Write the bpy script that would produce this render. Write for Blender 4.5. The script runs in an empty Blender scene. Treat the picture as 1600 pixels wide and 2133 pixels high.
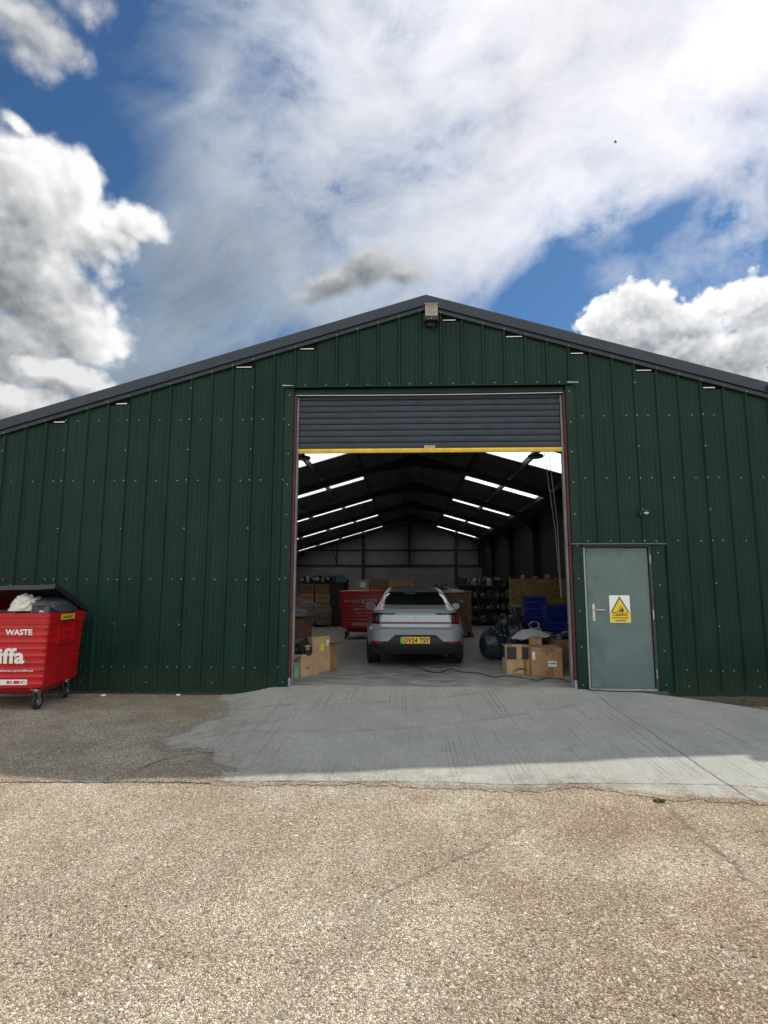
import bpy, bmesh, math, random
from mathutils import Vector, Matrix, Euler
R = math.radians
C = bpy.context.scene.collection
SC = bpy.context.scene

# ---------------------------------------------------------------- camera
cam_d = bpy.data.cameras.new('camera')
cam = bpy.data.objects.new('camera', cam_d); C.objects.link(cam)
SC.camera = cam
CAM_POS = Vector((0.402, -8.310, 1.512))
_p, _y, _r = 0.1309547, -0.0369857, 0.00138155
_f = Vector((math.sin(_y)*math.cos(_p), math.cos(_y)*math.cos(_p), math.sin(_p)))
_ri = Vector((math.cos(_y), -math.sin(_y), 0)); _u = _ri.cross(_f)
_ri, _u = math.cos(_r)*_ri + math.sin(_r)*_u, -math.sin(_r)*_ri + math.cos(_r)*_u
cam.matrix_world = Matrix(((_ri.x,_u.x,-_f.x,CAM_POS.x),(_ri.y,_u.y,-_f.y,CAM_POS.y),(_ri.z,_u.z,-_f.z,CAM_POS.z),(0,0,0,1)))
cam_d.sensor_fit = 'HORIZONTAL'; cam_d.sensor_width = 36.0
cam_d.lens = 1135.36/1600*36.0
cam_d.clip_start = 0.05; cam_d.clip_end = 2000

# ---------------------------------------------------------------- exposure / render
SC.view_settings.view_transform = 'Standard'; SC.view_settings.look = 'None'
SC.view_settings.gamma = 1.0; SC.view_settings.use_curve_mapping = False
SC.view_settings.exposure = EXPOSURE = 0.5
SC.render.engine = 'CYCLES'
SC.cycles.max_bounces = 8; SC.cycles.diffuse_bounces = 5; SC.cycles.glossy_bounces = 3
SC.cycles.transmission_bounces = 4; SC.cycles.transparent_max_bounces = 6
SC.cycles.sample_clamp_indirect = 6.0; SC.cycles.caustics_reflective = False; SC.cycles.caustics_refractive = False
SC.cycles.use_denoising = True

# ---------------------------------------------------------------- sun: behind the shed, high, to the right
SUN_DIR = Vector((.49, .568, 1.0)).normalized()          # towards the sun
SUN_EL = math.asin(SUN_DIR.z)
sun_d = bpy.data.lights.new('sun', 'SUN'); sun_d.energy = 3.0; sun_d.angle = R(0.7); sun_d.color = (1.0, 0.93, 0.82)
sun = bpy.data.objects.new('sun', sun_d); C.objects.link(sun)
sun.rotation_euler = (-SUN_DIR).to_track_quat('-Z', 'Y').to_euler(); sun.location = (10, 14, 30)

# ---------------------------------------------------------------- sky: nishita blue with procedural cloud layers
# each cloud lobe: direction of its centre, two tangent axes divided by the lobe's size, weight
LEFT = [[-0.575, 0.645, 0.504, 6.127, 3.507, 2.494, 2.527, -4.165, 8.209, 1],
 [-0.507, 0.688, 0.52, 7.291, 5.609, -0.321, 6.045, -3.536, 10.563, 1],
 [-0.454, 0.73, 0.511, 11.549, 4.983, 3.138, 3.207, -7.27, 13.231, 0.9],
 [-0.4, 0.747, 0.531, 21.925, 8.099, 5.115, 5.349, -13.79, 23.432, 0.9],
 [-0.432, 0.734, 0.524, 19.702, 7.948, 5.085, 5.766, -13.663, 23.847, 0.75],
 [-0.541, 0.718, 0.437, 6.134, 3.45, 1.922, 2.333, -4.67, 10.55, 1],
 [-0.51, 0.765, 0.394, 10.35, 5.551, 2.619, 2.381, -5.544, 13.828, 0.95],
 [-0.533, 0.636, 0.558, 16.252, 8.039, 6.367, 6.008, -10.156, 17.3, 0.9],
 [-0.618, 0.701, 0.356, 6.04, 4.299, 2.022, 2.383, -4.537, 13.036, 1],
 [-0.458, 0.695, 0.554, 14.95, 13.113, -4.1, 12.609, -4.736, 16.369, 0.8],
 [-0.51, 0.626, 0.591, 31.206, 14.123, 11.946, 12.232, -20.975, 32.757, 0.6]]
LOW = [[-0.583, 0.769, 0.261, 9.678, 6.63, 2.087, 1.924, -5.099, 19.335, 1.0],
 [-0.494, 0.811, 0.313, 13.805, 6.311, 5.424, -0.905, -10.349, 25.38, 0.9],
 [-0.537, 0.781, 0.317, 12.093, 7.21, 2.702, 3.325, -8.408, 26.301, 0.85],
 [-0.624, 0.738, 0.258, 12.756, 9.689, 3.152, 1.671, -4.052, 15.624, 0.8]]
CORNER = [[-0.468, 0.556, 0.687, 8.962, 3.23, 3.487, 8.26, -13.453, 16.522, 1.0],
 [-0.399, 0.576, 0.714, 17.432, 5.199, 5.538, 8.357, -16.176, 17.708, 0.9],
 [-0.469, 0.586, 0.66, 18.236, 2.616, 10.616, -0.588, -24.844, 21.631, 0.7]]
RIGHT = [[0.379, 0.819, 0.43, 14.197, -5.035, -2.946, -2.831, -9.411, 20.405, 1],
 [0.32, 0.852, 0.415, 18.521, -5.485, -3.021, -2.019, -8.41, 18.78, 1],
 [0.44, 0.805, 0.398, 10.661, -4.595, -2.498, -2.653, -7.765, 18.618, 1],
 [0.509, 0.766, 0.392, 12.194, -6.299, -3.517, -3.328, -8.14, 20.207, 1],
 [0.481, 0.812, 0.331, 5.369, -2.699, -1.198, -1.507, -4.504, 13.217, 1],
 [0.377, 0.848, 0.372, 11.969, -4.39, -2.134, -1.643, -6.101, 15.561, 1],
 [0.281, 0.866, 0.413, 42.415, -10.953, -5.977, -6.94, -33.545, 74.99, 0.6],
 [0.569, 0.73, 0.379, 11.048, -6.665, -3.758, -2.349, -5.027, 13.196, 1],
 [0.621, 0.727, 0.294, 5.294, -3.85, -1.676, -1.286, -2.947, 9.997, 1],
 [0.505, 0.807, 0.306, 10.869, -5.892, -2.423, -2.012, -6.013, 19.147, 1],
 [0.44, 0.826, 0.353, 10.482, -4.657, -2.182, -2.115, -6.756, 18.411, 1]]
GREY = [[-0.044, 0.851, 0.523, 14.068, -1.775, 4.063, -9.404, -13.599, 21.314, 1.05],
 [-0.105, 0.858, 0.503, 10.991, 0.009, 2.276, -5.951, -17.251, 28.178, 1.0],
 [0.008, 0.857, 0.515, 19.08, 0.036, -0.375, 0.009, -19.364, 32.181, 0.95],
 [-0.15, 0.861, 0.486, 15.08, 0.893, 3.064, -5.076, -21.029, 35.64, 0.8]]
VEIL = [[0.21, 0.689, 0.693, 2.834, -1.661, 0.792, -3.314, -1.915, 2.906, 1.15],
 [0.42, 0.603, 0.678, 4.368, -3.342, 0.264, -4.418, -2.199, 4.694, 1.0],
 [-0.093, 0.673, 0.733, 16.421, 1.356, 0.837, 0.832, -7.393, 6.89, 0.55],
 [0.121, 0.793, 0.597, 4.458, -0.803, 0.156, -2.893, -6.368, 9.033, 0.75],
 [-0.107, 0.795, 0.597, 4.595, -0.906, 2.026, -3.371, -3.751, 4.391, 0.38],
 [-0.346, 0.782, 0.519, 11.938, 3.805, 2.218, 1.944, -6.029, 10.365, 0.16],
 [-0.227, 0.861, 0.455, 4.406, 0.227, 1.766, -1.817, -3.372, 5.471, 0.55],
 [-0.316, 0.806, 0.501, 9.169, 2.686, 1.453, 1.295, -4.546, 8.12, 0.2],
 [0.464, 0.719, 0.518, 4.341, -10.535, 10.735, -9.171, 0.681, 7.262, 0.45],
 [-0.032, 0.852, 0.523, 4.778, 0.174, 0.006, 0.205, -5.937, 9.669, 0.42],
 [0.126, 0.832, 0.541, 7.885, -2.223, 1.582, -6.174, -6.872, 11.983, 0.3],
 [-0.315, 0.69, 0.651, 7.506, -1.383, 5.094, -5.186, -6.321, 4.186, 0.12],
 [-0.272, 0.682, 0.68, 20.748, -4.653, 12.946, -32.364, -36.5, 23.649, 0.35],
 [-0.322, 0.689, 0.649, 21.221, -1.16, 11.738, -44.207, -84.33, 67.61, 0.25],
 [0.036, 0.549, 0.835, 1.936, 0.01, -0.091, -0.323, -7.4, 4.883, 0.8],
 [0.407, 0.786, 0.466, 11.646, -4.335, -2.859, -3.78, -10.929, 21.722, 0.12],
 [-0.423, 0.835, 0.353, 3.812, 1.66, 0.638, 1.582, -4.988, 13.66, 0.75],
 [-0.33, 0.83, 0.449, 6.284, 1.987, 0.945, 1.025, -3.666, 7.527, 0.35],
 [-0.186, 0.812, 0.552, 5.357, -0.345, 2.311, -3.407, -5.252, 6.568, 0.25],
 [-0.285, 0.725, 0.627, 4.629, 1.114, 0.811, 0.742, -2.479, 3.203, 0.13],
 [0.31, 0.813, 0.492, 3.183, -0.856, -0.593, -1.376, -5.274, 9.57, 0.2]]
HOLE = [[0.26, 0.82, 0.51, 5.795, -1.923, 0.13, -6.867, -9.607, 18.94, 0.75],
 [0.231, 0.864, 0.448, 8.428, -1.714, -1.048, -1.881, -10.707, 21.589, 0.7],
 [0.388, 0.743, 0.545, 15.74, -7.863, -0.491, -9.797, -9.664, 20.134, 0.65],
 [-0.427, 0.67, 0.607, 9.395, 2.404, 3.949, 0.646, -4.468, 5.389, 0.42],
 [-0.361, 0.597, 0.716, 10.737, 2.919, 2.98, 4.817, -10.553, 11.215, 0.35],
 [0.435, 0.772, 0.464, 12.961, -5.215, -3.474, -4.131, -11.01, 22.151, 0.3]]

class NT:
    """small helper for writing node maths"""
    def __init__(s, tree): s.t = tree
    def n(s, typ, **kw):
        nd = s.t.nodes.new(typ)
        for k, v in kw.items(): setattr(nd, k, v)
        return nd
    def put(s, sock, v):
        if isinstance(v, bpy.types.NodeSocket): s.t.links.new(v, sock)
        elif v is not None:
            try: sock.default_value = v
            except Exception: sock.default_value = (*v, 1.0)
    def m(s, op, a, b=None, c=None, clamp=False):
        nd = s.n('ShaderNodeMath', operation=op, use_clamp=clamp)
        for i, v in enumerate((a, b, c)):
            if v is not None: s.put(nd.inputs[i], v)
        return nd.outputs[0]
    def v(s, op, a, b=None, scale=None):
        nd = s.n('ShaderNodeVectorMath', operation=op)
        s.put(nd.inputs[0], a)
        if b is not None: s.put(nd.inputs[1], b)
        if scale is not None: s.put(nd.inputs['Scale'], scale)
        return nd.outputs['Value'] if op in ('DOT_PRODUCT','LENGTH','DISTANCE') else nd.outputs[0]
    def noise(s, vec, scale, detail=4, rough=.5, dist=0.0, col=False, lac=2.0):
        nd = s.n('ShaderNodeTexNoise'); s.put(nd.inputs['Vector'], vec)
        nd.inputs['Scale'].default_value = scale; nd.inputs['Detail'].default_value = detail
        nd.inputs['Roughness'].default_value = rough; nd.inputs['Distortion'].default_value = dist
        nd.inputs['Lacunarity'].default_value = lac
        return nd.outputs['Color' if col else 'Fac']
    def warp(s, vec, scale, detail, rough, amt):
        """vector noise centred on zero"""
        cx = s.n('ShaderNodeCombineXYZ')
        for i, o in enumerate(((0,0,0), (17.3,5.1,9.7), (-8.2,21.4,3.3))):
            f = s.noise(vec if i == 0 else s.v('ADD', vec, o), scale, detail, rough)
            s.t.links.new(s.m('MULTIPLY', s.m('SUBTRACT', f, .5), amt), cx.inputs[i])
        return cx.outputs[0]
    def voro(s, vec, scale, feature='F1', out='Distance', rand=1.0, smooth=None, detail=0):
        nd = s.n('ShaderNodeTexVoronoi', feature=feature); s.put(nd.inputs['Vector'], vec)
        nd.inputs['Scale'].default_value = scale; nd.inputs['Randomness'].default_value = rand
        if detail: nd.inputs['Detail'].default_value = detail
        if smooth is not None: nd.inputs['Smoothness'].default_value = smooth
        return nd.outputs[out]
    def rng(s, v, a, b, c=0.0, d=1.0, typ='SMOOTHSTEP'):
        nd = s.n('ShaderNodeMapRange', interpolation_type=typ, clamp=True)
        s.put(nd.inputs[0], v)
        for i, x in enumerate((a, b, c, d)): s.put(nd.inputs[i+1], x)
        return nd.outputs[0]
    def mix(s, f, a, b, typ='MIX'):
        nd = s.n('ShaderNodeMix', data_type='RGBA', blend_type=typ); nd.clamp_factor = True
        s.put(nd.inputs[0], f)
        for i, x in ((6, a), (7, b)):
            if isinstance(x, tuple) and len(x) == 3: x = (*x, 1.0)
            s.put(nd.inputs[i], x)
        return nd.outputs[2]
    def ramp(s, f, stops, interp='LINEAR'):
        nd = s.n('ShaderNodeValToRGB'); s.put(nd.inputs[0], f); cr = nd.color_ramp; cr.interpolation = interp
        while len(cr.elements) < len(stops): cr.elements.new(1.0)
        for e, (p, c) in zip(cr.elements, stops):
            e.position = p; e.color = c if len(c) == 4 else (*c, 1.0)
        return nd.outputs[0]

def lobes(nt, vec, data, gauss=False):
    """field made of elliptical lobes round given sky directions"""
    tot = None
    for c in data:
        a = nt.v('DOT_PRODUCT', vec, tuple(c[3:6])); b = nt.v('DOT_PRODUCT', vec, tuple(c[6:9]))
        # a and b are zero along the centre direction: distance in lobe radii
        r2 = nt.m('ADD', nt.m('MULTIPLY', a, a), nt.m('MULTIPLY', b, b))
        # behind the lobe's hemisphere: pushed far away
        back = nt.rng(nt.v('DOT_PRODUCT', vec, tuple(c[0:3])), 0.15, 0.45, 60.0, 0.0, 'LINEAR')
        r2 = nt.m('ADD', r2, back)
        if gauss:
            v = nt.m('MULTIPLY', nt.m('POWER', 2.7183, nt.m('MULTIPLY', r2, -1.0)), c[9])
            tot = v if tot is None else nt.m('ADD', tot, v)
        else:
            v = nt.m('SUBTRACT', c[9], nt.m('SQRT', r2))
            tot = v if tot is None else nt.m('SMOOTH_MAX', tot, v, 0.18)
    return tot

def density(nt, vec, data, freq=1.0, amp=1.0):
    """cumulus density as a function of direction: lobes roughened by billows"""
    w = nt.warp(vec, 5.0*freq, 3, .5, .07/freq)
    vw = nt.v('ADD', vec, w)
    D = lobes(nt, vw, data)
    for sc_, am, f_ in ((9, .80, 'SMOOTH_F1'), (24, .48, 'SMOOTH_F1'), (58, .24, 'F1')):
        b = nt.voro(vw, sc_*freq, f_, smooth=.33 if f_ != 'F1' else None)
        D = nt.m('ADD', D, nt.m('MULTIPLY', nt.m('SUBTRACT', .45, b), am*amp))
    f = nt.noise(vec, 9*freq, 10, .64)
    return nt.m('ADD', D, nt.m('MULTIPLY', nt.m('SUBTRACT', f, .42), 1.7*amp))

world = bpy.data.worlds.new('World'); SC.world = world; world.use_nodes = True
wt = world.node_tree; wt.nodes.clear(); W = NT(wt)
tc = W.n('ShaderNodeTexCoord'); DIR = W.v('NORMALIZE', tc.outputs['Generated'])
sky = W.n('ShaderNodeTexSky', sky_type='NISHITA'); sky.sun_disc = False
sky.sun_elevation = SUN_EL; sky.sun_rotation = math.atan2(SUN_DIR.x, SUN_DIR.y)
sky.air_density = 1.0; sky.dust_density = 0.3; sky.ozone_density = 3.0; sky.altitude = 100
SKY_STRENGTH = 0.050
blue = W.v('MULTIPLY', sky.outputs[0], (0.66, 1.0, 1.22))
blue = W.v('SCALE', blue, scale=SKY_STRENGTH)
sunc = W.v('DOT_PRODUCT', DIR, tuple(SUN_DIR))
glow = W.rng(sunc, 0.55, 1.0)
UP = W.n('ShaderNodeSeparateXYZ'); wt.links.new(DIR, UP.inputs[0]); DZ = UP.outputs[2]

# --- high veil: broad streaky sheet
w1 = W.warp(DIR, 2.4, 3, .5, .20)
dv = W.v('ADD', DIR, w1)
streak = Vector((.50, .26, .42)).normalized()
along = W.v('DOT_PRODUCT', dv, tuple(streak))
ds = W.v('SUBTRACT', dv, W.v('SCALE', tuple(streak), scale=W.m('MULTIPLY', along, .74)))
s1 = W.noise(ds, 5.6, 9, .61); s2 = W.noise(ds, 16.0, 7, .62)
vf = lobes(W, W.v('ADD', DIR, W.v('SCALE', w1, scale=.7)), VEIL, True)
hole = lobes(W, W.v('ADD', DIR, W.v('SCALE', w1, scale=.65)), HOLE, True)
vf = W.m('SUBTRACT', vf, hole)
gen = W.m('MULTIPLY', W.rng(W.v('DOT_PRODUCT', DIR, (0, 1, 0)), .15, -.3), W.m('MULTIPLY', W.noise(DIR, 2.0, 3, .5), 3.4))   # unseen sky behind the camera, clouded densely to lift the shade
vf = W.m('ADD', vf, gen)
ns = W.m('ADD', W.m('MULTIPLY', W.m('SUBTRACT', s1, .5), 2.6), W.m('MULTIPLY', W.m('SUBTRACT', s2, .5), 1.3))
vd = W.m('MAXIMUM', W.m('ADD', W.m('MULTIPLY', vf, .70), W.m('MULTIPLY', ns, W.rng(vf, .0, .7, .26, 1.15))), 0.0)
va = W.m('SUBTRACT', 1.0, W.m('POWER', 2.7183, W.m('MULTIPLY', vd, -1.60)))
lum = W.m('ADD', W.rng(W.v('DOT_PRODUCT', DIR, (0, 1, 0)), .35, -.25, .35, 1.0), W.m('MULTIPLY', glow, .41))  # veil made brighter behind the camera as fill for the shaded front
lum = W.m('ADD', lum, W.m('MULTIPLY', W.m('SUBTRACT', W.noise(ds, 4.6, 8, .60), .5), .72))
vcol = W.v('SCALE', W.mix(W.rng(W.v('DOT_PRODUCT', DIR, (0, 1, 0)), .30, -.2), W.mix(glow, (.74, .88, 1.0), (1.0, .975, 1.0)), (1.0, .985, .95)), scale=lum)
col = W.mix(va, blue, vcol)

# below the horizon: dull ground colour
col = W.mix(W.rng(DZ, -.02, .01), (.16, .15, .13), col)
bg = W.n('ShaderNodeBackground'); wt.links.new(col, bg.inputs[0]); bg.inputs[1].default_value = 1.0
wo = W.n('ShaderNodeOutputWorld'); wt.links.new(bg.outputs[0], wo.inputs[0])
world.cycles.sampling_method = 'MANUAL'; world.cycles.sample_map_resolution = 512

# --- cumulus clouds: curved banks of cloud 900 m out, thinning to nothing at their edges
CLOUD_R = 900.0
def cumulus(label, data, freq=1.0, amp=1.0, edge=.14, white=.95, grey=.26, dark=1.0, maxa=1.0, tint=(.86,.93,1.0), full=True, radius=CLOUD_R):
    m = bpy.data.materials.new('cloud_vapour'); m.use_nodes = True; t = m.node_tree; t.nodes.clear(); N = NT(t)
    dirv = N.v('NORMALIZE', N.n('ShaderNodeTexCoord').outputs['Object'])
    def dens(off):
        return density(N, dirv if off == 0 else N.v('ADD', dirv, tuple(c*off for c in SUNT)), data, freq, amp)
    D0 = dens(0)
    if full: D1 = dens(.012/freq); D2 = dens(.045/freq); D3 = dens(.13/freq)
    else: D1 = dens(.012/freq); D2 = D3 = dens(.04/freq)
    pos = lambda x: N.m('MAXIMUM', x, 0.0)
    a = N.m('MULTIPLY', N.rng(D0, 0.0, edge), maxa)
    relief = N.m('MULTIPLY', N.m('SUBTRACT', D0, D1), .80)
    od = N.m('ADD', N.m('MULTIPLY', pos(D2), .55*dark), N.m('MULTIPLY', pos(D3), .95*dark))
    od = N.m('ADD', od, N.m('MULTIPLY', pos(D0), .15*dark))
    L = N.m('ADD', N.m('POWER', 2.7183, N.m('MULTIPLY', od, -1.0)), relief, clamp=True)
    c = N.mix(L, tuple(x*grey for x in tint), (white, white*.995, white))
    em = N.n('ShaderNodeEmission'); t.links.new(c, em.inputs[0])
    tr = N.n('ShaderNodeBsdfTransparent'); mx = N.n('ShaderNodeMixShader')
    t.links.new(a, mx.inputs[0]); t.links.new(tr.outputs[0], mx.inputs[1]); t.links.new(em.outputs[0], mx.inputs[2])
    t.links.new(mx.outputs[0], N.n('ShaderNodeOutputMaterial').inputs[0])
    m.cycles.emission_sampling = 'NONE'
    cen = [Vector(c[0:3]).normalized() for c in data]
    def field(d):
        best = -9
        for q, c in zip(data, cen):
            if d.dot(c) < .35: continue
            best = max(best, q[9] - math.hypot(d.dot(Vector(q[3:6])), d.dot(Vector(q[6:9]))))
        return best
    az0 = min(math.atan2(c.x, c.y) for c in cen) - .5; az1 = max(math.atan2(c.x, c.y) for c in cen) + .5
    el0 = max(0.0, min(math.asin(c.z) for c in cen) - .35); el1 = min(1.4, max(math.asin(c.z) for c in cen) + .4)
    na, ne = int((az1-az0)/.035), int((el1-el0)/.035)
    vs = []; fl = []
    for j in range(ne+1):
        for i in range(na+1):
            az = az0+(az1-az0)*i/na; el = el0+(el1-el0)*j/ne
            d = Vector((math.sin(az)*math.cos(el), math.cos(az)*math.cos(el), math.sin(el)))
            vs.append(d*radius); fl.append(field(d))
    fs = []
    for j in range(ne):
        for i in range(na):
            q = (j*(na+1)+i, j*(na+1)+i+1, (j+1)*(na+1)+i+1, (j+1)*(na+1)+i)
            if max(fl[k] for k in q) > -.75: fs.append(q)
    used = sorted({k for f in fs for k in f}); mp = {k: n for n, k in enumerate(used)}
    me = bpy.data.meshes.new('cloud'); me.from_pydata([vs[k] for k in used], [], [tuple(mp[k] for k in f) for f in fs])
    me.materials.append(m); me.polygons.foreach_set('use_smooth', [True]*len(fs))
    o = bpy.data.objects.new('cloud', me); C.objects.link(o); o.location = CAM_POS
    o['kind'] = 'structure'; o['label'] = label
    return o
SUNT = tuple(SUN_DIR + Vector((-.05, -.1, .25)))
cumulus('big white and grey cumulus cloud over the left of the shed', LEFT, .95, .80, edge=.42, white=.70, grey=.19, dark=1.35, tint=(.84,.94,1.0))
cumulus('bright cumulus bank low over the right roof slope', RIGHT, 1.5, .80, edge=.24, white=.76, grey=.25, dark=1.15, tint=(.80,.90,1.0), radius=930)
cumulus('small grey cloud just left of the roof ridge', GREY, 1.5, .66, edge=.8, white=.44, grey=.17, dark=1.0, maxa=.9, tint=(.86,.96,1.0), full=False, radius=960)
cumulus('ragged white cloud in the top left corner', CORNER, 1.2, .95, edge=.9, white=.56, grey=.24, dark=.8, maxa=.9, full=False, radius=980)
cumulus('low white cloud puffs above the left end of the roof', LOW, 1.3, .8, edge=.40, white=.58, grey=.20, dark=.8, full=False, radius=860)

from mathutils import noise as mnoise
# ================================================================ helpers
def mat(name, col, rough=.6, metal=0.0, var=None, bump=None, spec=.5, coat=0.0, dirt=None, trans=0.0, col2=None, emit=None):
    """principled material; var=(scale, amount) tone noise, dirt=(scale, threshold, colour), bump=(scale, distance)"""
    m = bpy.data.materials.new(name); m.use_nodes = True
    t = m.node_tree; N = NT(t); b = t.nodes['Principled BSDF']
    b.inputs['Base Color'].default_value = (*col, 1); b.inputs['Roughness'].default_value = rough
    b.inputs['Metallic'].default_value = metal; b.inputs['Specular IOR Level'].default_value = spec
    b.inputs['Coat Weight'].default_value = coat; b.inputs['Coat Roughness'].default_value = .08
    if trans: b.inputs['Transmission Weight'].default_value = trans
    if emit: b.inputs['Emission Color'].default_value = (*emit[0], 1); b.inputs['Emission Strength'].default_value = emit[1]
    if var or bump or dirt:
        P = N.n('ShaderNodeTexCoord').outputs['Object']
        c = None
        if var:
            f = N.noise(P, var[0], 5, .6)
            k = var[1]; lo = tuple(max(0, x*(1-k)) for x in col); hi = tuple(min(1, x*(1+k)) for x in (col2 or col))
            c = N.mix(N.rng(f, .3, .7), lo, hi)
        if dirt:
            f = N.noise(P, dirt[0], 6, .65)
            c = N.mix(N.rng(f, dirt[1], dirt[1]+.18, 0, dirt[3] if len(dirt) > 3 else .7), c if c is not None else col, dirt[2])
        if c is not None: t.links.new(c, b.inputs['Base Color'])
        if var:
            t.links.new(N.rng(N.noise(P, var[0]*2.3, 4, .6), .3, .7, max(.02, rough*.82), min(1, rough*1.15)), b.inputs['Roughness'])
        if bump:
            bp = N.n('ShaderNodeBump'); bp.inputs['Strength'].default_value = 1.0; bp.inputs['Distance'].default_value = bump[1]
            t.links.new(N.noise(P, bump[0], 5, .6), bp.inputs['Height']); t.links.new(bp.outputs[0], b.inputs['Normal'])
    return m

def tag(o, label=None, cat=None, group=None, kind=None):
    for k, v in (('label', label), ('category', cat), ('group', group), ('kind', kind)):
        if v: o[k] = v
    return o
def thing(name, label, cat, loc=(0,0,0), rz=0.0, group=None):
    o = bpy.data.objects.new(name, None); C.objects.link(o); o.location = loc; o.rotation_euler = (0,0,rz)
    o.empty_display_size = .1
    return tag(o, label, cat, group)
def basis(o):
    m = Matrix.LocRotScale(o.location, o.rotation_euler, o.scale)
    return basis(o.parent) @ m if o.parent else m

class MB:
    """collects shapes (own or world coordinates) and links them as one mesh object"""
    def __init__(s): s.v = []; s.f = []; s.mi = []; s.cur = 0; s.M = None
    def add(s, vs, fs):
        n = len(s.v)
        s.v += [tuple(s.M @ Vector(p)) for p in vs] if s.M is not None else [tuple(p) for p in vs]
        s.f += [tuple(i+n for i in f) for f in fs]; s.mi += [s.cur]*len(fs); return s
    def box(s, x0, x1, y0, y1, z0, z1):
        return s.add([(x0,y0,z0),(x1,y0,z0),(x1,y1,z0),(x0,y1,z0),(x0,y0,z1),(x1,y0,z1),(x1,y1,z1),(x0,y1,z1)],
                     [(0,3,2,1),(4,5,6,7),(0,1,5,4),(1,2,6,5),(2,3,7,6),(3,0,4,7)])
    def obox(s, c, size, rot=(0,0,0)):
        m = Matrix.Translation(c) @ Euler(rot).to_matrix().to_4x4(); a, b, d = (x/2 for x in size)
        vs = [m @ Vector(p) for p in ((-a,-b,-d),(a,-b,-d),(a,b,-d),(-a,b,-d),(-a,-b,d),(a,-b,d),(a,b,d),(-a,b,d))]
        return s.add(vs, [(0,3,2,1),(4,5,6,7),(0,1,5,4),(1,2,6,5),(2,3,7,6),(3,0,4,7)])
    def prism(s, poly, axis, a, b):
        """polygon in the plane normal to axis, extruded from a to b"""
        def P(u, w, t): return {'x': (t,u,w), 'y': (u,t,w), 'z': (u,w,t)}[axis]
        n = len(poly)
        vs = [P(u,w,a) for u, w in poly] + [P(u,w,b) for u, w in poly]
        return s.add(vs, [tuple(range(n))[::-1], tuple(range(n, 2*n))] + [(i, (i+1)%n, n+(i+1)%n, n+i) for i in range(n)])
    def beam(s, p0, p1, w, h, up=(0,0,1)):
        p0, p1 = Vector(p0), Vector(p1); d = (p1-p0).normalized(); r = d.cross(Vector(up))
        if r.length < 1e-4: r = d.cross(Vector((1,0,0)))
        r = r.normalized()*w/2; u = r.cross(d).normalized()*h/2
        vs = [p0-r-u, p0+r-u, p0+r+u, p0-r+u, p1-r-u, p1+r-u, p1+r+u, p1-r+u]
        return s.add(vs, [(0,1,2,3),(7,6,5,4),(0,4,5,1),(1,5,6,2),(2,6,7,3),(3,7,4,0)])
    def cyl(s, p0, p1, r0, r1=None, n=12, caps=True):
        r1 = r0 if r1 is None else r1
        p0, p1 = Vector(p0), Vector(p1); d = (p1-p0).normalized()
        a = d.cross(Vector((0,0,1)) if abs(d.z) < .9 else Vector((1,0,0))).normalized(); b = d.cross(a)
        vs = [p0+(a*math.cos(t)+b*math.sin(t))*r0 for t in (2*math.pi*i/n for i in range(n))]
        vs += [p1+(a*math.cos(t)+b*math.sin(t))*r1 for t in (2*math.pi*i/n for i in range(n))]
        fs = [(i, (i+1)%n, n+(i+1)%n, n+i) for i in range(n)]
        if caps: fs += [tuple(range(n))[::-1], tuple(range(n, 2*n))]
        return s.add(vs, fs)
    def tube(s, pts, r, n=6, closed=False):
        pts = [Vector(p) for p in pts]; m = len(pts); vs = []; up = Vector((0,0,1))
        for i, p in enumerate(pts):
            d = (pts[min(i+1, m-1)]-pts[max(i-1, 0)]).normalized()
            a = d.cross(up); a = (d.cross(Vector((1,0,0))) if a.length < 1e-3 else a).normalized(); b = d.cross(a)
            rr = r[i] if isinstance(r, (list, tuple)) else r
            vs += [p+(a*math.cos(t)+b*math.sin(t))*rr for t in (2*math.pi*k/n for k in range(n))]
        fs = [(i*n+k, i*n+(k+1)%n, (i+1)*n+(k+1)%n, (i+1)*n+k) for i in range(m-1) for k in range(n)]
        fs += [tuple(range(n))[::-1], tuple(range((m-1)*n, m*n))]
        return s.add(vs, fs)
    def lathe(s, prof, c=(0,0,0), n=20, axis='z'):
        vs = []
        for r, h in prof:
            for k in range(n):
                t = 2*math.pi*k/n; x, y = r*math.cos(t), r*math.sin(t)
                p = {'z': (x,y,h), 'x': (h,x,y), 'y': (x,h,y)}[axis]
                vs.append((p[0]+c[0], p[1]+c[1], p[2]+c[2]))
        return s.add(vs, [(i*n+k, i*n+(k+1)%n, (i+1)*n+(k+1)%n, (i+1)*n+k) for i in range(len(prof)-1) for k in range(n)])
    def grid(s, nu, nv, fn):
        vs = [fn(i/nu, j/nv) for j in range(nv+1) for i in range(nu+1)]
        return s.add(vs, [(j*(nu+1)+i, j*(nu+1)+i+1, (j+1)*(nu+1)+i+1, (j+1)*(nu+1)+i) for j in range(nv) for i in range(nu)])
    def mesh(s, name, mats, smooth=False, bevel=0.0, angle=None, recalc=True):
        me = bpy.data.meshes.new(name); me.from_pydata(s.v, [], s.f)
        for m in (mats if isinstance(mats, (list, tuple)) else [mats]): me.materials.append(m)
        me.polygons.foreach_set('material_index', s.mi)
        if recalc or bevel:
            bm = bmesh.new(); bm.from_mesh(me)
            if recalc: bmesh.ops.recalc_face_normals(bm, faces=bm.faces)
            if bevel:
                ed = [e for e in bm.edges if len(e.link_faces) == 2 and e.calc_face_angle(0) > .5]
                bmesh.ops.bevel(bm, geom=ed, offset=bevel, segments=2, affect='EDGES', clamp_overlap=True)
            bm.to_mesh(me); bm.free()
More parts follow.
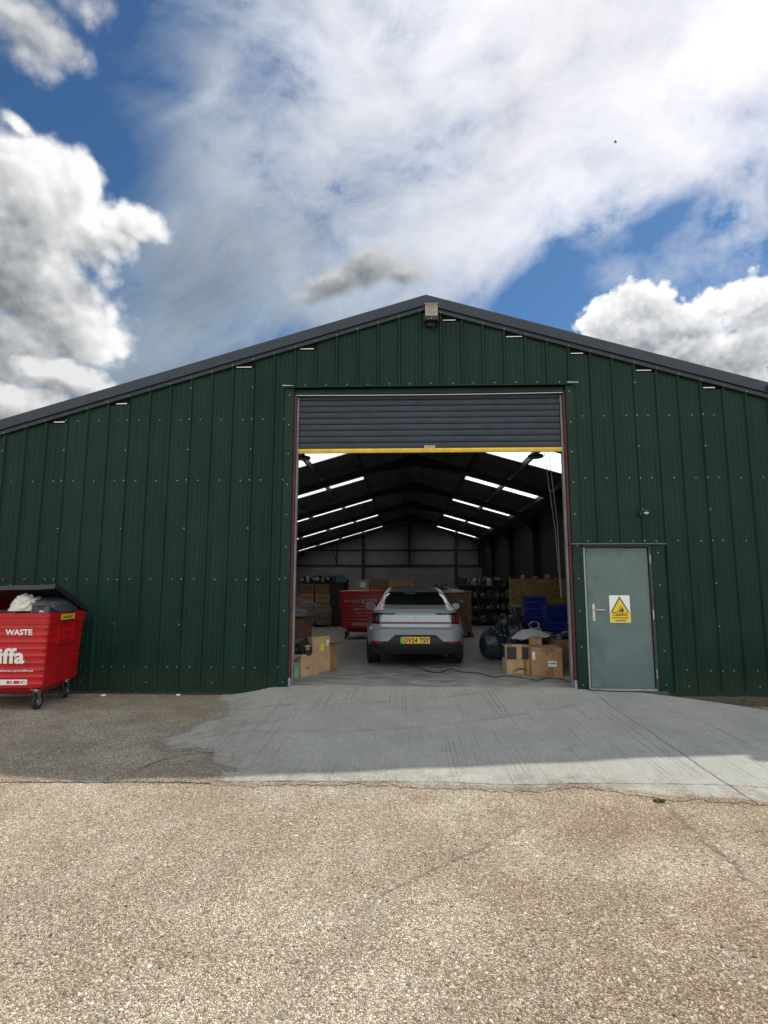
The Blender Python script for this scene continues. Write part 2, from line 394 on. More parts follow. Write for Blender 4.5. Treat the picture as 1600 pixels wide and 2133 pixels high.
        if smooth:
            me.polygons.foreach_set('use_smooth', [True]*len(me.polygons))
            me.set_sharp_from_angle(angle=R(angle or 35))
        me.update(); return me
    def build(s, name, mats, parent=None, world=False, smooth=False, bevel=0.0, angle=None, recalc=True):
        if world and parent is not None:
            inv = basis(parent).inverted(); s.v = [tuple(inv @ Vector(p)) for p in s.v]
        o = bpy.data.objects.new(name, s.mesh(name, mats, smooth, bevel, angle, recalc)); C.objects.link(o)
        if parent is not None: o.parent = parent
        return o
def copy_tree(o, parent=None):
    c = o.copy(); C.objects.link(c)
    if parent is not None: c.parent = parent
    for ch in list(o.children): copy_tree(ch, c)
    return c
def text(name, body, size, m, loc, rot=(R(90),0,0), parent=None, align='CENTER', extrude=.0008, sx=1.0, bold=0.0, space=1.0):
    """flat lettering as a mesh"""
    cu = bpy.data.curves.new(name, 'FONT'); cu.body = body; cu.size = size; cu.align_x = align; cu.extrude = extrude
    cu.offset = bold; cu.space_character = space; cu.resolution_u = 3
    o = bpy.data.objects.new(name+'_curve', cu); C.objects.link(o)
    dg = bpy.context.evaluated_depsgraph_get()
    me = bpy.data.meshes.new_from_object(o.evaluated_get(dg)); bpy.data.objects.remove(o); bpy.data.curves.remove(cu)
    me.name = name; me.materials.clear(); me.materials.append(m)
    for v in me.vertices: v.co.x *= sx
    q = bpy.data.objects.new(name, me); C.objects.link(q); q.location = loc; q.rotation_euler = rot
    if parent is not None: q.parent = parent
    return q
rnd = random.Random(11)

# ================================================================ ground
def ground_colour(N, P, tone=1.0, warm=1.0):
    t = N.t
    Pw = N.v('ADD', P, N.v('SCALE', N.noise(P, 40, 2, .5, col=True), scale=.006))
    cell = N.voro(Pw, 135, 'F1', 'Color'); dist = N.voro(Pw, 135, 'F1', 'Distance')
    cell2 = N.voro(Pw, 48, 'F1', 'Color'); dist2 = N.voro(Pw, 48, 'F1', 'Distance')
    sp = N.n('ShaderNodeSeparateColor'); t.links.new(cell, sp.inputs[0])
    sp2 = N.n('ShaderNodeSeparateColor'); t.links.new(cell2, sp2.inputs[0])
    k = tone
    def c(r, g, bl): return (r*k*warm, g*k, bl*k/warm)
    peb = N.ramp(sp.outputs[0], [(0, c(.13,.11,.09)), (.14, c(.24,.205,.165)), (.34, c(.37,.33,.27)), (.60, c(.50,.455,.37)), (.82, c(.60,.56,.47)), (.94, c(.74,.71,.64)), (1, c(.80,.78,.72))], 'LINEAR')
    peb2 = N.ramp(sp2.outputs[1], [(0, c(.11,.10,.10)), (.06, c(.25,.15,.10)), (.12, c(.27,.24,.19)), (.4, c(.40,.35,.28)), (.75, c(.50,.46,.38)), (.93, c(.72,.70,.64)), (1, c(.74,.72,.66))], 'CONSTANT')
    big = N.m('MULTIPLY', N.rng(sp2.outputs[0], .80, .84), N.rng(dist2, .50, .38))
    col = N.mix(N.rng(dist, .70, .52), c(.15,.13,.105), peb)
    col = N.mix(big, col, peb2)
    # broad dirt, tyre-polished and stained patches
    n1 = N.noise(P, .55, 5, .6); n2 = N.noise(P, 2.2, 6, .62); n3 = N.noise(P, 9, 5, .6)
    f = N.m('ADD', N.m('MULTIPLY', n1, .5), N.m('ADD', N.m('MULTIPLY', n2, .35), N.m('MULTIPLY', n3, .15)))
    col = N.mix(N.rng(f, .42, .62), N.mix(1.0, col, (.80,.755,.71), 'MULTIPLY'), N.mix(1.0, col, (1.07,1.06,1.03), 'MULTIPLY'))
    st = N.rng(N.noise(P, 3.1, 4, .55, dist=.6), .60, .78, 0, .30)
    col = N.mix(st, col, (.17*k,.15*k,.12*k))
    rp = N.rng(N.noise(N.v('ADD', P, (7.7, 3.1, 0)), 1.3, 5, .6), .52, .72, 0, .34)
    col = N.mix(rp, col, N.mix(1.0, col, (.90,.77,.72), 'MULTIPLY'))
    # browner, more worn ground towards the right, with faint curved tyre tracks
    sxx = N.n('ShaderNodeSeparateXYZ'); t.links.new(P, sxx.inputs[0])
    wr = N.m('MULTIPLY', N.rng(N.m('ADD', sxx.outputs[0], N.m('MULTIPLY', N.noise(P, .8, 4, .6), 2.4)), 1.3, 3.2), N.rng(N.noise(P, 2.0, 5, .6), .34, .62, .25, .8))
    col = N.mix(wr, col, N.mix(1.0, col, (.76,.68,.62), 'MULTIPLY'))
    dt = N.v('DISTANCE', P, (-9.5, -1.0, 0))
    for rad in (9.1, 10.75):
        q = N.m('ABSOLUTE', N.m('SUBTRACT', N.m('ADD', dt, N.m('MULTIPLY', N.noise(P, 1.6, 3, .5), .25)), rad))
        col = N.mix(N.m('MULTIPLY', N.rng(q, .13, .02, 0, .30), N.rng(N.noise(P, 3.3, 4, .6), .40, .60)), col, (.24,.215,.185))
    # worn joints and a diagonal crack, broken up
    wv = N.v('ADD', P, N.warp(P, 7.0, 5, .65, .16)); sx = N.n('ShaderNodeSeparateXYZ'); t.links.new(wv, sx.inputs[0]); X_, Y_ = sx.outputs[0], sx.outputs[1]
    brk = N.rng(N.noise(P, 5.0, 4, .6), .36, .54, .30, .95)
    l1 = N.m('MULTIPLY', N.rng(N.m('ABSOLUTE', N.m('SUBTRACT', X_, 2.33)), .035, .006), N.rng(Y_, -3.75, -3.95))
    u = N.m('SUBTRACT', N.m('SUBTRACT', Y_, N.m('MULTIPLY', X_, .92)), -5.413)
    l2 = N.m('MULTIPLY', N.m('MULTIPLY', N.rng(N.m('ABSOLUTE', u), .030, .004), N.rng(X_, .1, .4)), N.rng(X_, 1.35, 1.05))
    col = N.mix(N.m('MULTIPLY', N.m('ADD', l1, l2, clamp=True), brk), col, (.15,.125,.10))
    col = N.mix(N.rng(N.v('DOT_PRODUCT', P, (0, 1, 0)), -3.66, -3.63), col, N.mix(1.0, col, (.86,.89,.92), 'MULTIPLY'))   # slab by the wall: shade deepened with a darker, greyer tint
    # dark pits
    pit = N.rng(N.noise(P, 95, 4, .65), .42, .32, 0, .85)
    col = N.mix(pit, col, (.11,.09,.07))
    col = N.v('MULTIPLY', col, (1.46, 1.435, 1.385))
    h = N.m('ADD', N.m('MULTIPLY', N.rng(dist, .7, .1), N.m('ADD', .35, sp.outputs[1])), N.m('MULTIPLY', N.m('MULTIPLY', big, N.rng(dist2, .55, .0)), 1.6))
    h = N.m('ADD', h, N.m('MULTIPLY', N.noise(P, 60, 4, .6), 1.3))
    h = N.m('ADD', h, N.m('MULTIPLY', N.noise(P, 14, 3, .5), 2.0))
    return col, h
def ground_material(name):
    m = bpy.data.materials.new(name); m.use_nodes = True; t = m.node_tree; N = NT(t); b = t.nodes['Principled BSDF']
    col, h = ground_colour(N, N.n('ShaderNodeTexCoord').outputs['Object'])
    t.links.new(col, b.inputs['Base Color']); b.inputs['Roughness'].default_value = .92; b.inputs['Specular IOR Level'].default_value = .25
    bp = N.n('ShaderNodeBump'); bp.inputs['Strength'].default_value = 1.0; bp.inputs['Distance'].default_value = .008
    t.links.new(h, bp.inputs['Height']); t.links.new(bp.outputs[0], b.inputs['Normal'])
    return m
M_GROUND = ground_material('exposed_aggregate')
def axis_lines(lo, hi, step, far):
    a = []; x = lo
    while x <= hi+1e-6: a.append(x); x += step
    out, s = [], step
    x = hi
    while x < far: s *= 1.6; x = min(far, x+s); out.append(x)
    left, s = [], step; x = lo
    while x > -far: s *= 1.6; x = max(-far, x-s); left.append(x)
    return left[::-1] + a + out
YARD = -.13
def und(x, y):
    w = math.exp(-((x/9)**2) - (((y+4)/7)**2))
    return w*(.006*math.sin(x*1.3+.6*y)+.004*math.sin(2.9*x-1.7*y+1)+.003*math.sin(5.3*x+4.1*y))
def yard_z(x, y): return YARD + und(x, y)
xs = axis_lines(-9, 9, .15, 650); ys = axis_lines(-9, 1, .15, 650)
g = MB(); nx, ny = len(xs), len(ys)
g.add([(x, y, yard_z(x, y)) for y in ys for x in xs], [(j*nx+i, j*nx+i+1, (j+1)*nx+i+1, (j+1)*nx+i) for j in range(ny-1) for i in range(nx-1)])
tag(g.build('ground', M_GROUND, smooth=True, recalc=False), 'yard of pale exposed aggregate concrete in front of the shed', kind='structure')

def apron_material():
    m = bpy.data.materials.new('brushed_concrete'); m.use_nodes = True; t = m.node_tree; N = NT(t); b = t.nodes['Principled BSDF']
    P = N.n('ShaderNodeTexCoord').outputs['Object']
    mp = N.n('ShaderNodeMapping'); t.links.new(P, mp.inputs[0]); mp.inputs['Scale'].default_value = (52, .30, 1); mp.inputs['Rotation'].default_value = (0, 0, R(2))
    s = N.noise(mp.outputs[0], 1.0, 5, .65)
    mp2 = N.n('ShaderNodeMapping'); t.links.new(P, mp2.inputs[0]); mp2.inputs['Scale'].default_value = (150, 5, 1)
    s2 = N.noise(mp2.outputs[0], 1.0, 4, .6)
    n = N.noise(P, 1.4, 6, .62); n2 = N.noise(P, 90, 4, .7); n3 = N.noise(P, 7, 5, .6)
    col = N.mix(N.rng(n, .35, .65), (.385,.395,.37), (.475,.485,.45))
    col = N.mix(N.rng(n2, .42, .62, 0, .75), col, (.255,.265,.255))
    groove = N.m('MULTIPLY', N.rng(s, .43, .33), N.rng(N.noise(P, .9, 3, .5), .36, .58, .12, .75))
    col = N.mix(N.m('MULTIPLY', groove, .9), col, (.25,.255,.245))
    col = N.mix(N.rng(n3, .54, .72, 0, .40), col, (.29,.28,.255))
    # curved tyre scuffs
    d1 = N.v('DISTANCE', P, (-1.2, 4.2, 0)); tw = N.noise(P, 3, 3, .5)
    for rad in (5.3, 6.45):
        q = N.m('ABSOLUTE', N.m('SUBTRACT', N.m('ADD', d1, N.m('MULTIPLY', tw, .12)), rad))
        col = N.mix(N.m('MULTIPLY', N.rng(q, .07, .0, 0, .35), N.rng(N.noise(P, 2.3, 3, .6), .4, .6)), col, (.15,.16,.165))
    col = N.mix(N.rng(s2, .42, .60, 0, .30), col, (.24,.245,.235))
    # fine sand, pin holes and laitance
    n5 = N.noise(P, 260, 3, .7); n6 = N.noise(P, 28, 5, .65)
    col = N.mix(N.rng(n5, .40, .30, 0, .55), col, (.17,.175,.17)); col = N.mix(N.rng(n5, .60, .70, 0, .45), col, (.55,.55,.52))
    col = N.mix(N.rng(n6, .50, .70, 0, .35), col, (.26,.27,.26))
    pin = N.rng(N.voro(P, 9, 'F1', 'Distance'), .075, .03, 0, .8); col = N.mix(pin, col, (.10,.10,.095))
    # worn edges where the aggregate of the yard shows through
    at = N.n('ShaderNodeAttribute', attribute_name='edge'); e = at.outputs['Fac']
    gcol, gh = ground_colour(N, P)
    en = N.m('ADD', N.m('MULTIPLY', N.noise(P, 11, 5, .65), .17), N.m('MULTIPLY', N.noise(P, 60, 4, .7), .10))
    show = N.rng(N.m('SUBTRACT', e, N.m('SUBTRACT', en, .06)), .055, -.030)
    show = N.m('MAXIMUM', show, N.m('MULTIPLY', N.rng(e, .85, .0), N.rng(N.noise(P, 6, 5, .65), .38, .62, .0, .62)))
    col = N.mix(show, col, gcol)
    t.links.new(col, b.inputs['Base Color']); b.inputs['Roughness'].default_value = .88; b.inputs['Specular IOR Level'].default_value = .3
    h = N.m('ADD', N.m('MULTIPLY', s, 1.0), N.m('ADD', N.m('MULTIPLY', s2, .7), N.m('MULTIPLY', n2, .6)))
    h = N.m('SUBTRACT', h, N.m('MULTIPLY', groove, 1.2)); h = N.m('ADD', h, N.m('MULTIPLY', n5, .5))
    h = N.m('ADD', N.m('MULTIPLY', h, N.m('SUBTRACT', 1.0, show)), N.m('MULTIPLY', N.m('MULTIPLY', gh, 2.2), show))
    bp = N.n('ShaderNodeBump'); bp.inputs['Strength'].default_value = 1.0; bp.inputs['Distance'].default_value = .0045
    t.links.new(h, bp.inputs['Height']); t.links.new(bp.outputs[0], b.inputs['Normal'])
    return m
M_APRON = apron_material()
def wob(x, a=.03, f=3.0, p=0.0): return a*(math.sin(f*x+p)+.6*math.sin(2.7*f*x+1.3+p)+.4*math.sin(6.1*f*x+2.1*p))
def interp(x, pts):
    if x <= pts[0][0]: return pts[0][1]
    for (a, b), (c, d) in zip(pts, pts[1:]):
        if x <= c: return b+(d-b)*(x-a)/(c-a)
    return pts[-1][1]
def left_edge(y): return -1.2 - .31*(3.6+y) + wob(y, .018, 4.0)
def right_edge(y): return interp(-y, [(-.1, 4.28), (0, 4.32), (.36, 4.78), (.9, 5.5), (2, 6.6), (4.2, 8.0)])
def front_edge(x): return interp(x, [(-2.4,-3.6),(-1.2,-3.61),(-.9,-3.66),(-.4,-3.58),(.5,-3.60),(1.1,-3.66),(1.5,-3.62),(1.8,-3.60),(2.1,-3.72),(2.5,-3.82),(3.1,-3.90),(4,-4.05),(8,-4.4)]) + wob(x, .018, 7.0, .8) + .05*mnoise.noise(Vector((x*9, 1.3, 0))) + .03*mnoise.noise(Vector((x*27, 4.3, 0)))
def smooth(t): t = max(0, min(1, t)); return t*t*(3-2*t)
def apron_z(x, y):
    s = .004 - .128*min(1, max(0, -y)/3.45)
    l = smooth((x-left_edge(y))/ (.95 if y > -1.8 else .5)); r = smooth((right_edge(y)-x)/.9)
    z = yard_z(x, y) + .003 + (s-YARD-.003)*min(l, r)
    return max(z, yard_z(x, y)+.0015+.0035*smooth((y-front_edge(x))/.12))
def crack_x(y): return 3.045 + .05*smooth((y+.9)/.9) + wob(y, .006, 9.0)
def slab(name, a, b, y_in, label):
    q = MB(); nu, nv = 170, 60
    def fn(u, v):
        y0 = y_in + (0)*v
        x = a(y0 + (-3.7-y0)*v) ; x2 = b(y0 + (-3.7-y0)*v)
        X = x+(x2-x)*u; Y = y_in + (front_edge(X)-y_in)*v
        return (X, Y, apron_z(X, Y))
    q.grid(nu, nv, fn)
    # skirt so the slab has an edge
    n = len(q.v); top = [j*(nu+1)+i for j in range(nv+1) for i in range(nu+1)]
    rim = [i for i in range(nu+1)][::-1]
    rim = list(range(0, nu+1)) + [j*(nu+1)+nu for j in range(1, nv+1)] + [nv*(nu+1)+i for i in range(nu-1, -1, -1)] + [j*(nu+1) for j in range(nv-1, 0, -1)]
    base = [(q.v[k][0], q.v[k][1], YARD-.06) for k in rim]; m_ = len(rim)
    q.v += base; q.f += [(rim[i], rim[(i+1) % m_], n+(i+1) % m_, n+i) for i in range(m_)]; q.mi += [0]*m_
    o = q.build(name, M_APRON, smooth=True, angle=40, recalc=True)
    at = o.data.attributes.new('edge', 'FLOAT', 'POINT')
    at.data.foreach_set('value', [max(0.0, min((v.co.y-front_edge(v.co.x)), (v.co.x-left_edge(v.co.y))*.95 if v.co.y < -.4 else 1, (right_edge(v.co.y)-v.co.x)*.8)) for v in o.data.vertices])
    return tag(o, label, kind='structure')
slab('concrete_ramp', left_edge, lambda y: crack_x(y)-.006, .035, 'brushed grey concrete ramp rising to the big door')
slab('concrete_ramp', lambda y: crack_x(y)+.006, right_edge, .035, 'grey concrete slab in front of the side door')
M_CRACK = mat('crack_dirt', (.035,.03,.025), .95, var=(30,.5))
def ribbon(name, pts, w, zf, m, label, seed=1, lift=.004):
    """narrow irregular filled crack lying on the ground"""
    rr = random.Random(seed); q = MB(); P2 = []
    for (x0, y0), (x1, y1) in zip(pts, pts[1:]):
        L = math.hypot(x1-x0, y1-y0); n = max(2, int(L/.035))
        for i in range(n): P2.append((x0+(x1-x0)*i/n, y0+(y1-y0)*i/n))
    P2.append(pts[-1]); vs = []
    for i, (x, y) in enumerate(P2):
        a = P2[max(0, i-1)]; c = P2[min(len(P2)-1, i+1)]; dx, dy = c[0]-a[0], c[1]-a[1]; L = math.hypot(dx, dy) or 1
        px, py = -dy/L, dx/L; j = rr.uniform(-w*.7, w*.7); ww = w*rr.uniform(.35, 1.3)*(.3 if i in (0, len(P2)-1) else 1)
        for sgn in (-1, 1):
            X, Y = x+px*(j+sgn*ww/2), y+py*(j+sgn*ww/2); vs.append((X, Y, zf(X, Y)+lift))
    q.add(vs, [(2*i, 2*i+1, 2*i+3, 2*i+2) for i in range(len(P2)-1)])
    return tag(q.build(name, m, recalc=False), label, kind='structure')
ribbon('joint_crack', [(-7.5,-3.64),(-4,-3.655),(-2.6,-3.64),(-1.9,-3.63),(-1.2,-3.60)], .016, yard_z, M_CRACK, 'dirt filled joint between the two yard slabs', 3)
ribbon('joint_crack', [(-1.2,-3.56),(-.2,-3.52),(.8,-3.50),(1.4,-3.52),(1.9,-3.50),(2.6,-3.49),(3.3,-3.52),(5,-3.6)], .006, apron_z, M_CRACK, 'hairline crack along the foot of the ramp', 5)
ribbon('joint_crack', [(-1.95,-3.35),(-1.86,-3.05),(-1.66,-2.84),(-1.45,-2.80),(-1.30,-2.95)], .010, lambda x, y: yard_z(x, y)+.002, M_CRACK, 'short curved crack left of the ramp', 12)
# thin cement skim smeared beside the ramp
q = MB(); poly = [(-1.80,-1.15),(-2.02,-1.45),(-2.10,-1.80),(-2.08,-2.05),(-2.28,-2.35),(-2.16,-2.60),(-1.90,-2.80),(-1.72,-2.74),(-1.45,-2.82),(-1.30,-3.30),(-1.0,-3.45),(-1.2,-2.2),(-1.5,-1.15)]
out = []
for i in range(len(poly)):
    (x0, y0), (x1, y1) = poly[i], poly[(i+1) % len(poly)]
    for k in range(8):
        tt = k/8; out.append((x0+(x1-x0)*tt+rnd.uniform(-.014,.014), y0+(y1-y0)*tt+rnd.uniform(-.014,.014)))
cx_, cy_ = -1.6, -2.2; vs = [(cx_, cy_, yard_z(cx_, cy_)+.012)] + [(x, y, yard_z(x, y)+.0035) for x, y in out]
inn = [(cx_+(x-cx_)*.75, cy_+(y-cy_)*.75) for x, y in out]; n_ = len(out)
vs += [(x, y, yard_z(x, y)+.010) for x, y in inn]
q.add(vs, [(0, 1+n_+i, 1+n_+(i+1) % n_) for i in range(n_)] + [(1+i, 1+(i+1) % n_, 1+n_+(i+1) % n_, 1+n_+i) for i in range(n_)])
cp = q.build('cement_patch', M_APRON, smooth=True, angle=60)
_a = cp.data.attributes.new('edge', 'FLOAT', 'POINT'); _a.data.foreach_set('value', [.20]+[.0]*n_+[.13]*n_)
tag(cp, 'grey cement smeared over the aggregate left of the ramp', kind='structure')

def floor_material():
    m = bpy.data.materials.new('shed_floor_concrete'); m.use_nodes = True; t = m.node_tree; N = NT(t); b = t.nodes['Principled BSDF']
    P = N.n('ShaderNodeTexCoord').outputs['Object']
    mp = N.n('ShaderNodeMapping'); t.links.new(P, mp.inputs[0]); mp.inputs['Scale'].default_value = (1.2, 3.4, 1)
    n = N.noise(mp.outputs[0], 2.0, 7, .68, dist=.5); n2 = N.noise(P, 30, 5, .7)
    col = N.mix(N.rng(n, .38, .62), (.17,.185,.18), (.34,.355,.34)); col = N.mix(N.rng(n2, .5, .7, 0, .4), col, (.15,.155,.15))
    t.links.new(col, b.inputs['Base Color']); t.links.new(N.rng(n, .35, .7, .42, .8), b.inputs['Roughness'])
    bp = N.n('ShaderNodeBump'); bp.inputs['Distance'].default_value = .002; t.links.new(n2, bp.inputs['Height']); t.links.new(bp.outputs[0], b.inputs['Normal'])
    return m
tag(MB().box(-8.2, 6.02, .04, 31.3, -.15, 0).build('floor', floor_material()), 'dusty concrete floor inside the shed', kind='structure')

# loose and embedded stones that stand proud of the worn surface
def stones():
    rr = random.Random(4); vs = []; fs = []; mi = []
    for n in range(15000):
        # denser towards the viewer
        y = -6.4 + 2.8*rr.random()**1.7; x = .4 + (rr.random()-.5)*2*(.9*(y+8.31)+.25)
        if y > front_edge(x)-.05 and x > -1.3: continue
        s = rr.choice((.003,.004,.005,.006,.0075))*rr.uniform(.8,1.3); z = yard_z(x, y); a = rr.random()*3.14; ca, sa = math.cos(a), math.sin(a)
        k = len(vs); ax, ay, h = s*rr.uniform(1,1.5), s*rr.uniform(.7,1), s*rr.uniform(.35,.65)
        for i in range(6):
            t = i*math.pi/3; u, w = ax*math.cos(t)*rr.uniform(.85,1.1), ay*math.sin(t)*rr.uniform(.85,1.1)
            vs.append((x+u*ca-w*sa, y+u*sa+w*ca, z-.001)); 
        for i in range(6):
            px, py, _ = vs[k+i]; vs.append((x+(px-x)*.6, y+(py-y)*.6, z+h*rr.uniform(.8,1.1)))
        fs += [(k+i, k+(i+1)%6, k+6+(i+1)%6, k+6+i) for i in range(6)] + [tuple(range(k+6, k+12))]
        c = rr.choices(range(6), (36, 33, 22, 2, 1, 6))[0]; mi += [c]*7
    me = bpy.data.meshes.new('embedded_stones'); me.from_pydata(vs, [], fs)
    for nm, c in (('cream',(.52,.46,.36)), ('tan',(.42,.35,.26)), ('grey',(.33,.31,.28)), ('dark',(.13,.12,.12)), ('rust',(.28,.13,.08)), ('white',(.68,.66,.60))):
        me.materials.append(mat('stone_'+nm, c, .75, var=(60,.3)))
    me.polygons.foreach_set('material_index', mi); me.polygons.foreach_set('use_smooth', [True]*len(fs)); me.set_sharp_from_angle(angle=R(60))
    o = bpy.data.objects.new('embedded_stones', me); C.objects.link(o)
    tag(o, 'small worn stones showing through the yard surface', kind='stuff')
stones()
# moss and weeds in the joint
def tufts(name, label, spots, kind='stuff', cat=None):
    rr = random.Random(2); q = MB()
    for (x, y, w, n, h) in spots:
        for i in range(n):
            a = rr.random()*6.28; r = w*rr.random()**.7; px, py = x+r*math.cos(a)*1.0, y+r*math.sin(a)*.45
            L = h*rr.uniform(.5,1.2); b_ = rr.random()*6.28; dx, dy = math.cos(b_)*L*.7, math.sin(b_)*L*.7; z = yard_z(px, py)+.002; w_ = L*.22
            q.add([(px-dy*.22, py+dx*.22, z), (px+dy*.22, py-dx*.22, z), (px+dx*.5+dy*.3, py+dy*.5-dx*.3, z+L*.6), (px+dx, py+dy, z+L*.75), (px+dx*.5-dy*.3, py+dy*.5+dx*.3, z+L*.6)], [(0,1,2,3,4)])
    return tag(q.build(name, mat('moss_leaf', (.10,.13,.035), .8, var=(25,.5), col2=(.20,.22,.08)), recalc=False), label, cat, kind=kind)
tufts('moss', 'dry moss and grit caught in the slab joint', [(-1.72,-3.63,.16,130,.012),(-1.45,-3.61,.10,80,.012),(-2.72,-3.64,.10,70,.010),(-1.25,-3.6,.05,30,.01)])
tufts('weed', 'small flat green weed growing from the yard joint below the ramp', [(2.327,-3.86,.045,150,.018)], kind=None, cat='weed')

# ================================================================ the steel shed
AX, AZ, SL = .766, 6.10, .2935
def ztop(x): return AZ - SL*abs(x-AX)
M_GREEN = mat('green_coated_steel', (.0065,.029,.020), .38, var=(1.6,.16), spec=.20, dirt=(1.1,.60,(.028,.044,.026),.30))
def cladding_paint():
    m = bpy.data.materials.new('green_coated_steel'); m.use_nodes = True; t = m.node_tree; N = NT(t); b = t.nodes['Principled BSDF']
    P = N.n('ShaderNodeTexCoord').outputs['Object']; oi = N.n('ShaderNodeObjectInfo').outputs['Random']
    mp = N.n('ShaderNodeMapping'); t.links.new(P, mp.inputs[0]); mp.inputs['Scale'].default_value = (11, 1, .45)
    st = N.noise(mp.outputs[0], 1.0, 5, .6); n = N.noise(P, 1.3, 5, .6); n2 = N.noise(P, 16, 5, .65)
    sx = N.n('ShaderNodeSeparateXYZ'); t.links.new(P, sx.inputs[0]); z = sx.outputs[2]
    col = N.mix(N.rng(n, .3, .7), (.0075,.028,.0185), (.0105,.037,.027))
    col = N.mix(N.rng(st, .52, .72, 0, .45), col, (.014,.036,.028)); col = N.mix(N.rng(st, .46, .34, 0, .5), col, (.004,.019,.013))
    col = N.v('SCALE', col, scale=N.m('ADD', .90, N.m('MULTIPLY', oi, .22)))
    mud = N.m('MULTIPLY', N.rng(N.m('ADD', z, N.m('MULTIPLY', n2, .5)), .62, .12), N.rng(n2, .35, .65, .15, .75))
    col = N.mix(mud, col, (.040,.042,.026))
    t.links.new(col, b.inputs['Base Color']); b.inputs['Specular IOR Level'].default_value = .13
    t.links.new(N.m('ADD', N.rng(n, .3, .7, .30, .42), N.m('MULTIPLY', mud, .4)), b.inputs['Roughness'])
    bp = N.n('ShaderNodeBump'); bp.inputs['Distance'].default_value = .004; t.links.new(N.noise(P, 2.6, 3, .5), bp.inputs['Height']); t.links.new(bp.outputs[0], b.inputs['Normal'])
    return m
M_GREEN = cladding_paint()
M_GREEN2 = mat('green_flashing', (.006,.028,.019), .36, spec=.2, var=(2.0,.18), dirt=(3,.62,(.04,.05,.035),.3))
M_SLATE = mat('slate_blue_flashing', (.012,.026,.040), .45, var=(2.0,.15))
M_BLACKGAP = mat('dark_void', (.006,.007,.008), .9)
M_WHITE = mat('white_closure', (.80,.82,.84), .35)
M_ZINC = mat('zinc_screw', (.42,.45,.44), .35, metal=.7)
M_GALV = mat('galvanised_steel', (.42,.45,.48), .38, metal=.8, var=(6,.25))
M_GUIDE = mat('dull_guide_steel', (.24,.25,.28), .45, metal=.4, var=(5,.2))
M_REDOX = mat('red_oxide_steel', (.09,.014,.014), .55, var=(8,.3), dirt=(9,.6,(.06,.03,.03),.5))
M_STEEL = mat('dark_painted_steel', (.022,.022,.024), .6, var=(3,.3))
M_PURLIN = mat('galvanised_purlin', (.040,.042,.045), .55, metal=.1, var=(3,.25))
M_ROOFIN = mat('grey_lining_sheet', (.10,.105,.115), .55, var=(1.4,.25))
M_WALLIN = mat('pale_lining_sheet', (.22,.23,.23), .6, var=(1.0,.12))
M_CONC = mat('plinth_concrete', (.10,.085,.065), .95, var=(9,.45), bump=(35,.01))
XL_, XR_ = -8.2, 6.0
shed = thing('steel_shed', 'large dark green steel clad shed with a shallow gable roof and an open roller door', 'shed', (0,0,0))
OL, OR_, OT = -1.33, 2.92, 4.60                        # clear opening of the big door
DL, DR, DT = 3.10, 4.06, 2.09                          # side door

# -- wall cladding: one metre sheets, three trapezoid ribs each
def rib_profile(x0, x1):
    """(x, depth) points across a sheet"""
    P = []
    k0 = round(x0*3)
    for k in range(k0, round(x1*3)+1):
        c = k/3
        for dx, d in ((-.031,0),(-.014,.030),(.014,.030),(.031,0)): P.append((c+dx, d))
        if k < round(x1*3):
            for q in (.092,.1667,.241):
                for dx, d in ((-.006,0),(0,.0045),(.006,0)): P.append((c+q+dx, d))
    P = [p for p in P if x0-.032 <= p[0] <= x1+.015]
    return P
short_bays = {-5.333, -4.333, -2.333, -1.333, 1.0, 2.0, 3.0, 4.0, 5.0}
def zone_bottom(xm):
    if OL-.10 < xm < OR_+.10: return OT+.005
    if OR_+.10 <= xm < DR+.20: return DT+.015
    return -.055
def sheet_top(x, xm):
    for s_ in short_bays:
        if s_ < xm < s_+.3333:
            return (ztop(s_+.034) if xm < AX else ztop(s_+.30)) - .262
    return ztop(x)-.215
x = XL_; j = -8
edges = [-8.2] + [float(v) for v in range(-8, 6)] + [5.98]
for a, b in zip(edges, edges[1:]):
    P = rib_profile(a if a > -8 else -8.333, b if b < 5.9 else 6.0)
    P = [p for p in P if a-.032 <= p[0] <= b+.015]
    # sheets lap: a hair of step at each joint so no two lie in one plane
    off = .0012*(int(a) % 2)
    cuts = sorted(set([p[0] for p in P] + [c for c in (OL-.10, OR_+.10, DR+.20) if P[0][0] < c < P[-1][0]] + [c for s_ in short_bays for c in (s_+.033, s_+.3003) if P[0][0] < c < P[-1][0]]))
    def dep(xx):
        for (p, d), (p2, d2) in zip(P, P[1:]):
            if p <= xx <= p2+1e-9: return d+(d2-d)*(xx-p)/max(1e-9, p2-p)
        return P[-1][1]
    q = MB()
    for c0, c1 in zip(cuts, cuts[1:]):
        m_ = (c0+c1)/2; zb = zone_bottom(m_); z0, z1 = sheet_top(c0, m_), sheet_top(c1, m_)
        y0, y1 = -dep(c0)-off, -dep(c1)-off
        nz = max(1, int((z0-zb)/.8)); 
        # gentle oil canning of the flat pans
        rows = [t/nz for t in range(nz+1)]
        vs = []
        for t in rows:
            for (cx, cy, cz) in ((c0, y0, z0), (c1, y1, z1)):
                zz = zb+(cz-zb)*t; vs.append((cx, cy + (.0016*math.sin(zz*2.3+a*1.7)*math.sin(cx*3.3+zz) if 0 < t < 1 else 0), zz))
        q.add(vs, [(2*i, 2*i+1, 2*i+3, 2*i+2) for i in range(nz)])
    bm = None
    me = bpy.data.meshes.new('cladding_sheet'); me.from_pydata(q.v, [], q.f); me.materials.append(M_GREEN)
    bm = bmesh.new(); bm.from_mesh(me); bmesh.ops.remove_doubles(bm, verts=bm.verts, dist=.0004); bmesh.ops.recalc_face_normals(bm, faces=bm.faces); bm.to_mesh(me); bm.free()
    o = bpy.data.objects.new('cladding_sheet', me); C.objects.link(o); o.parent = shed
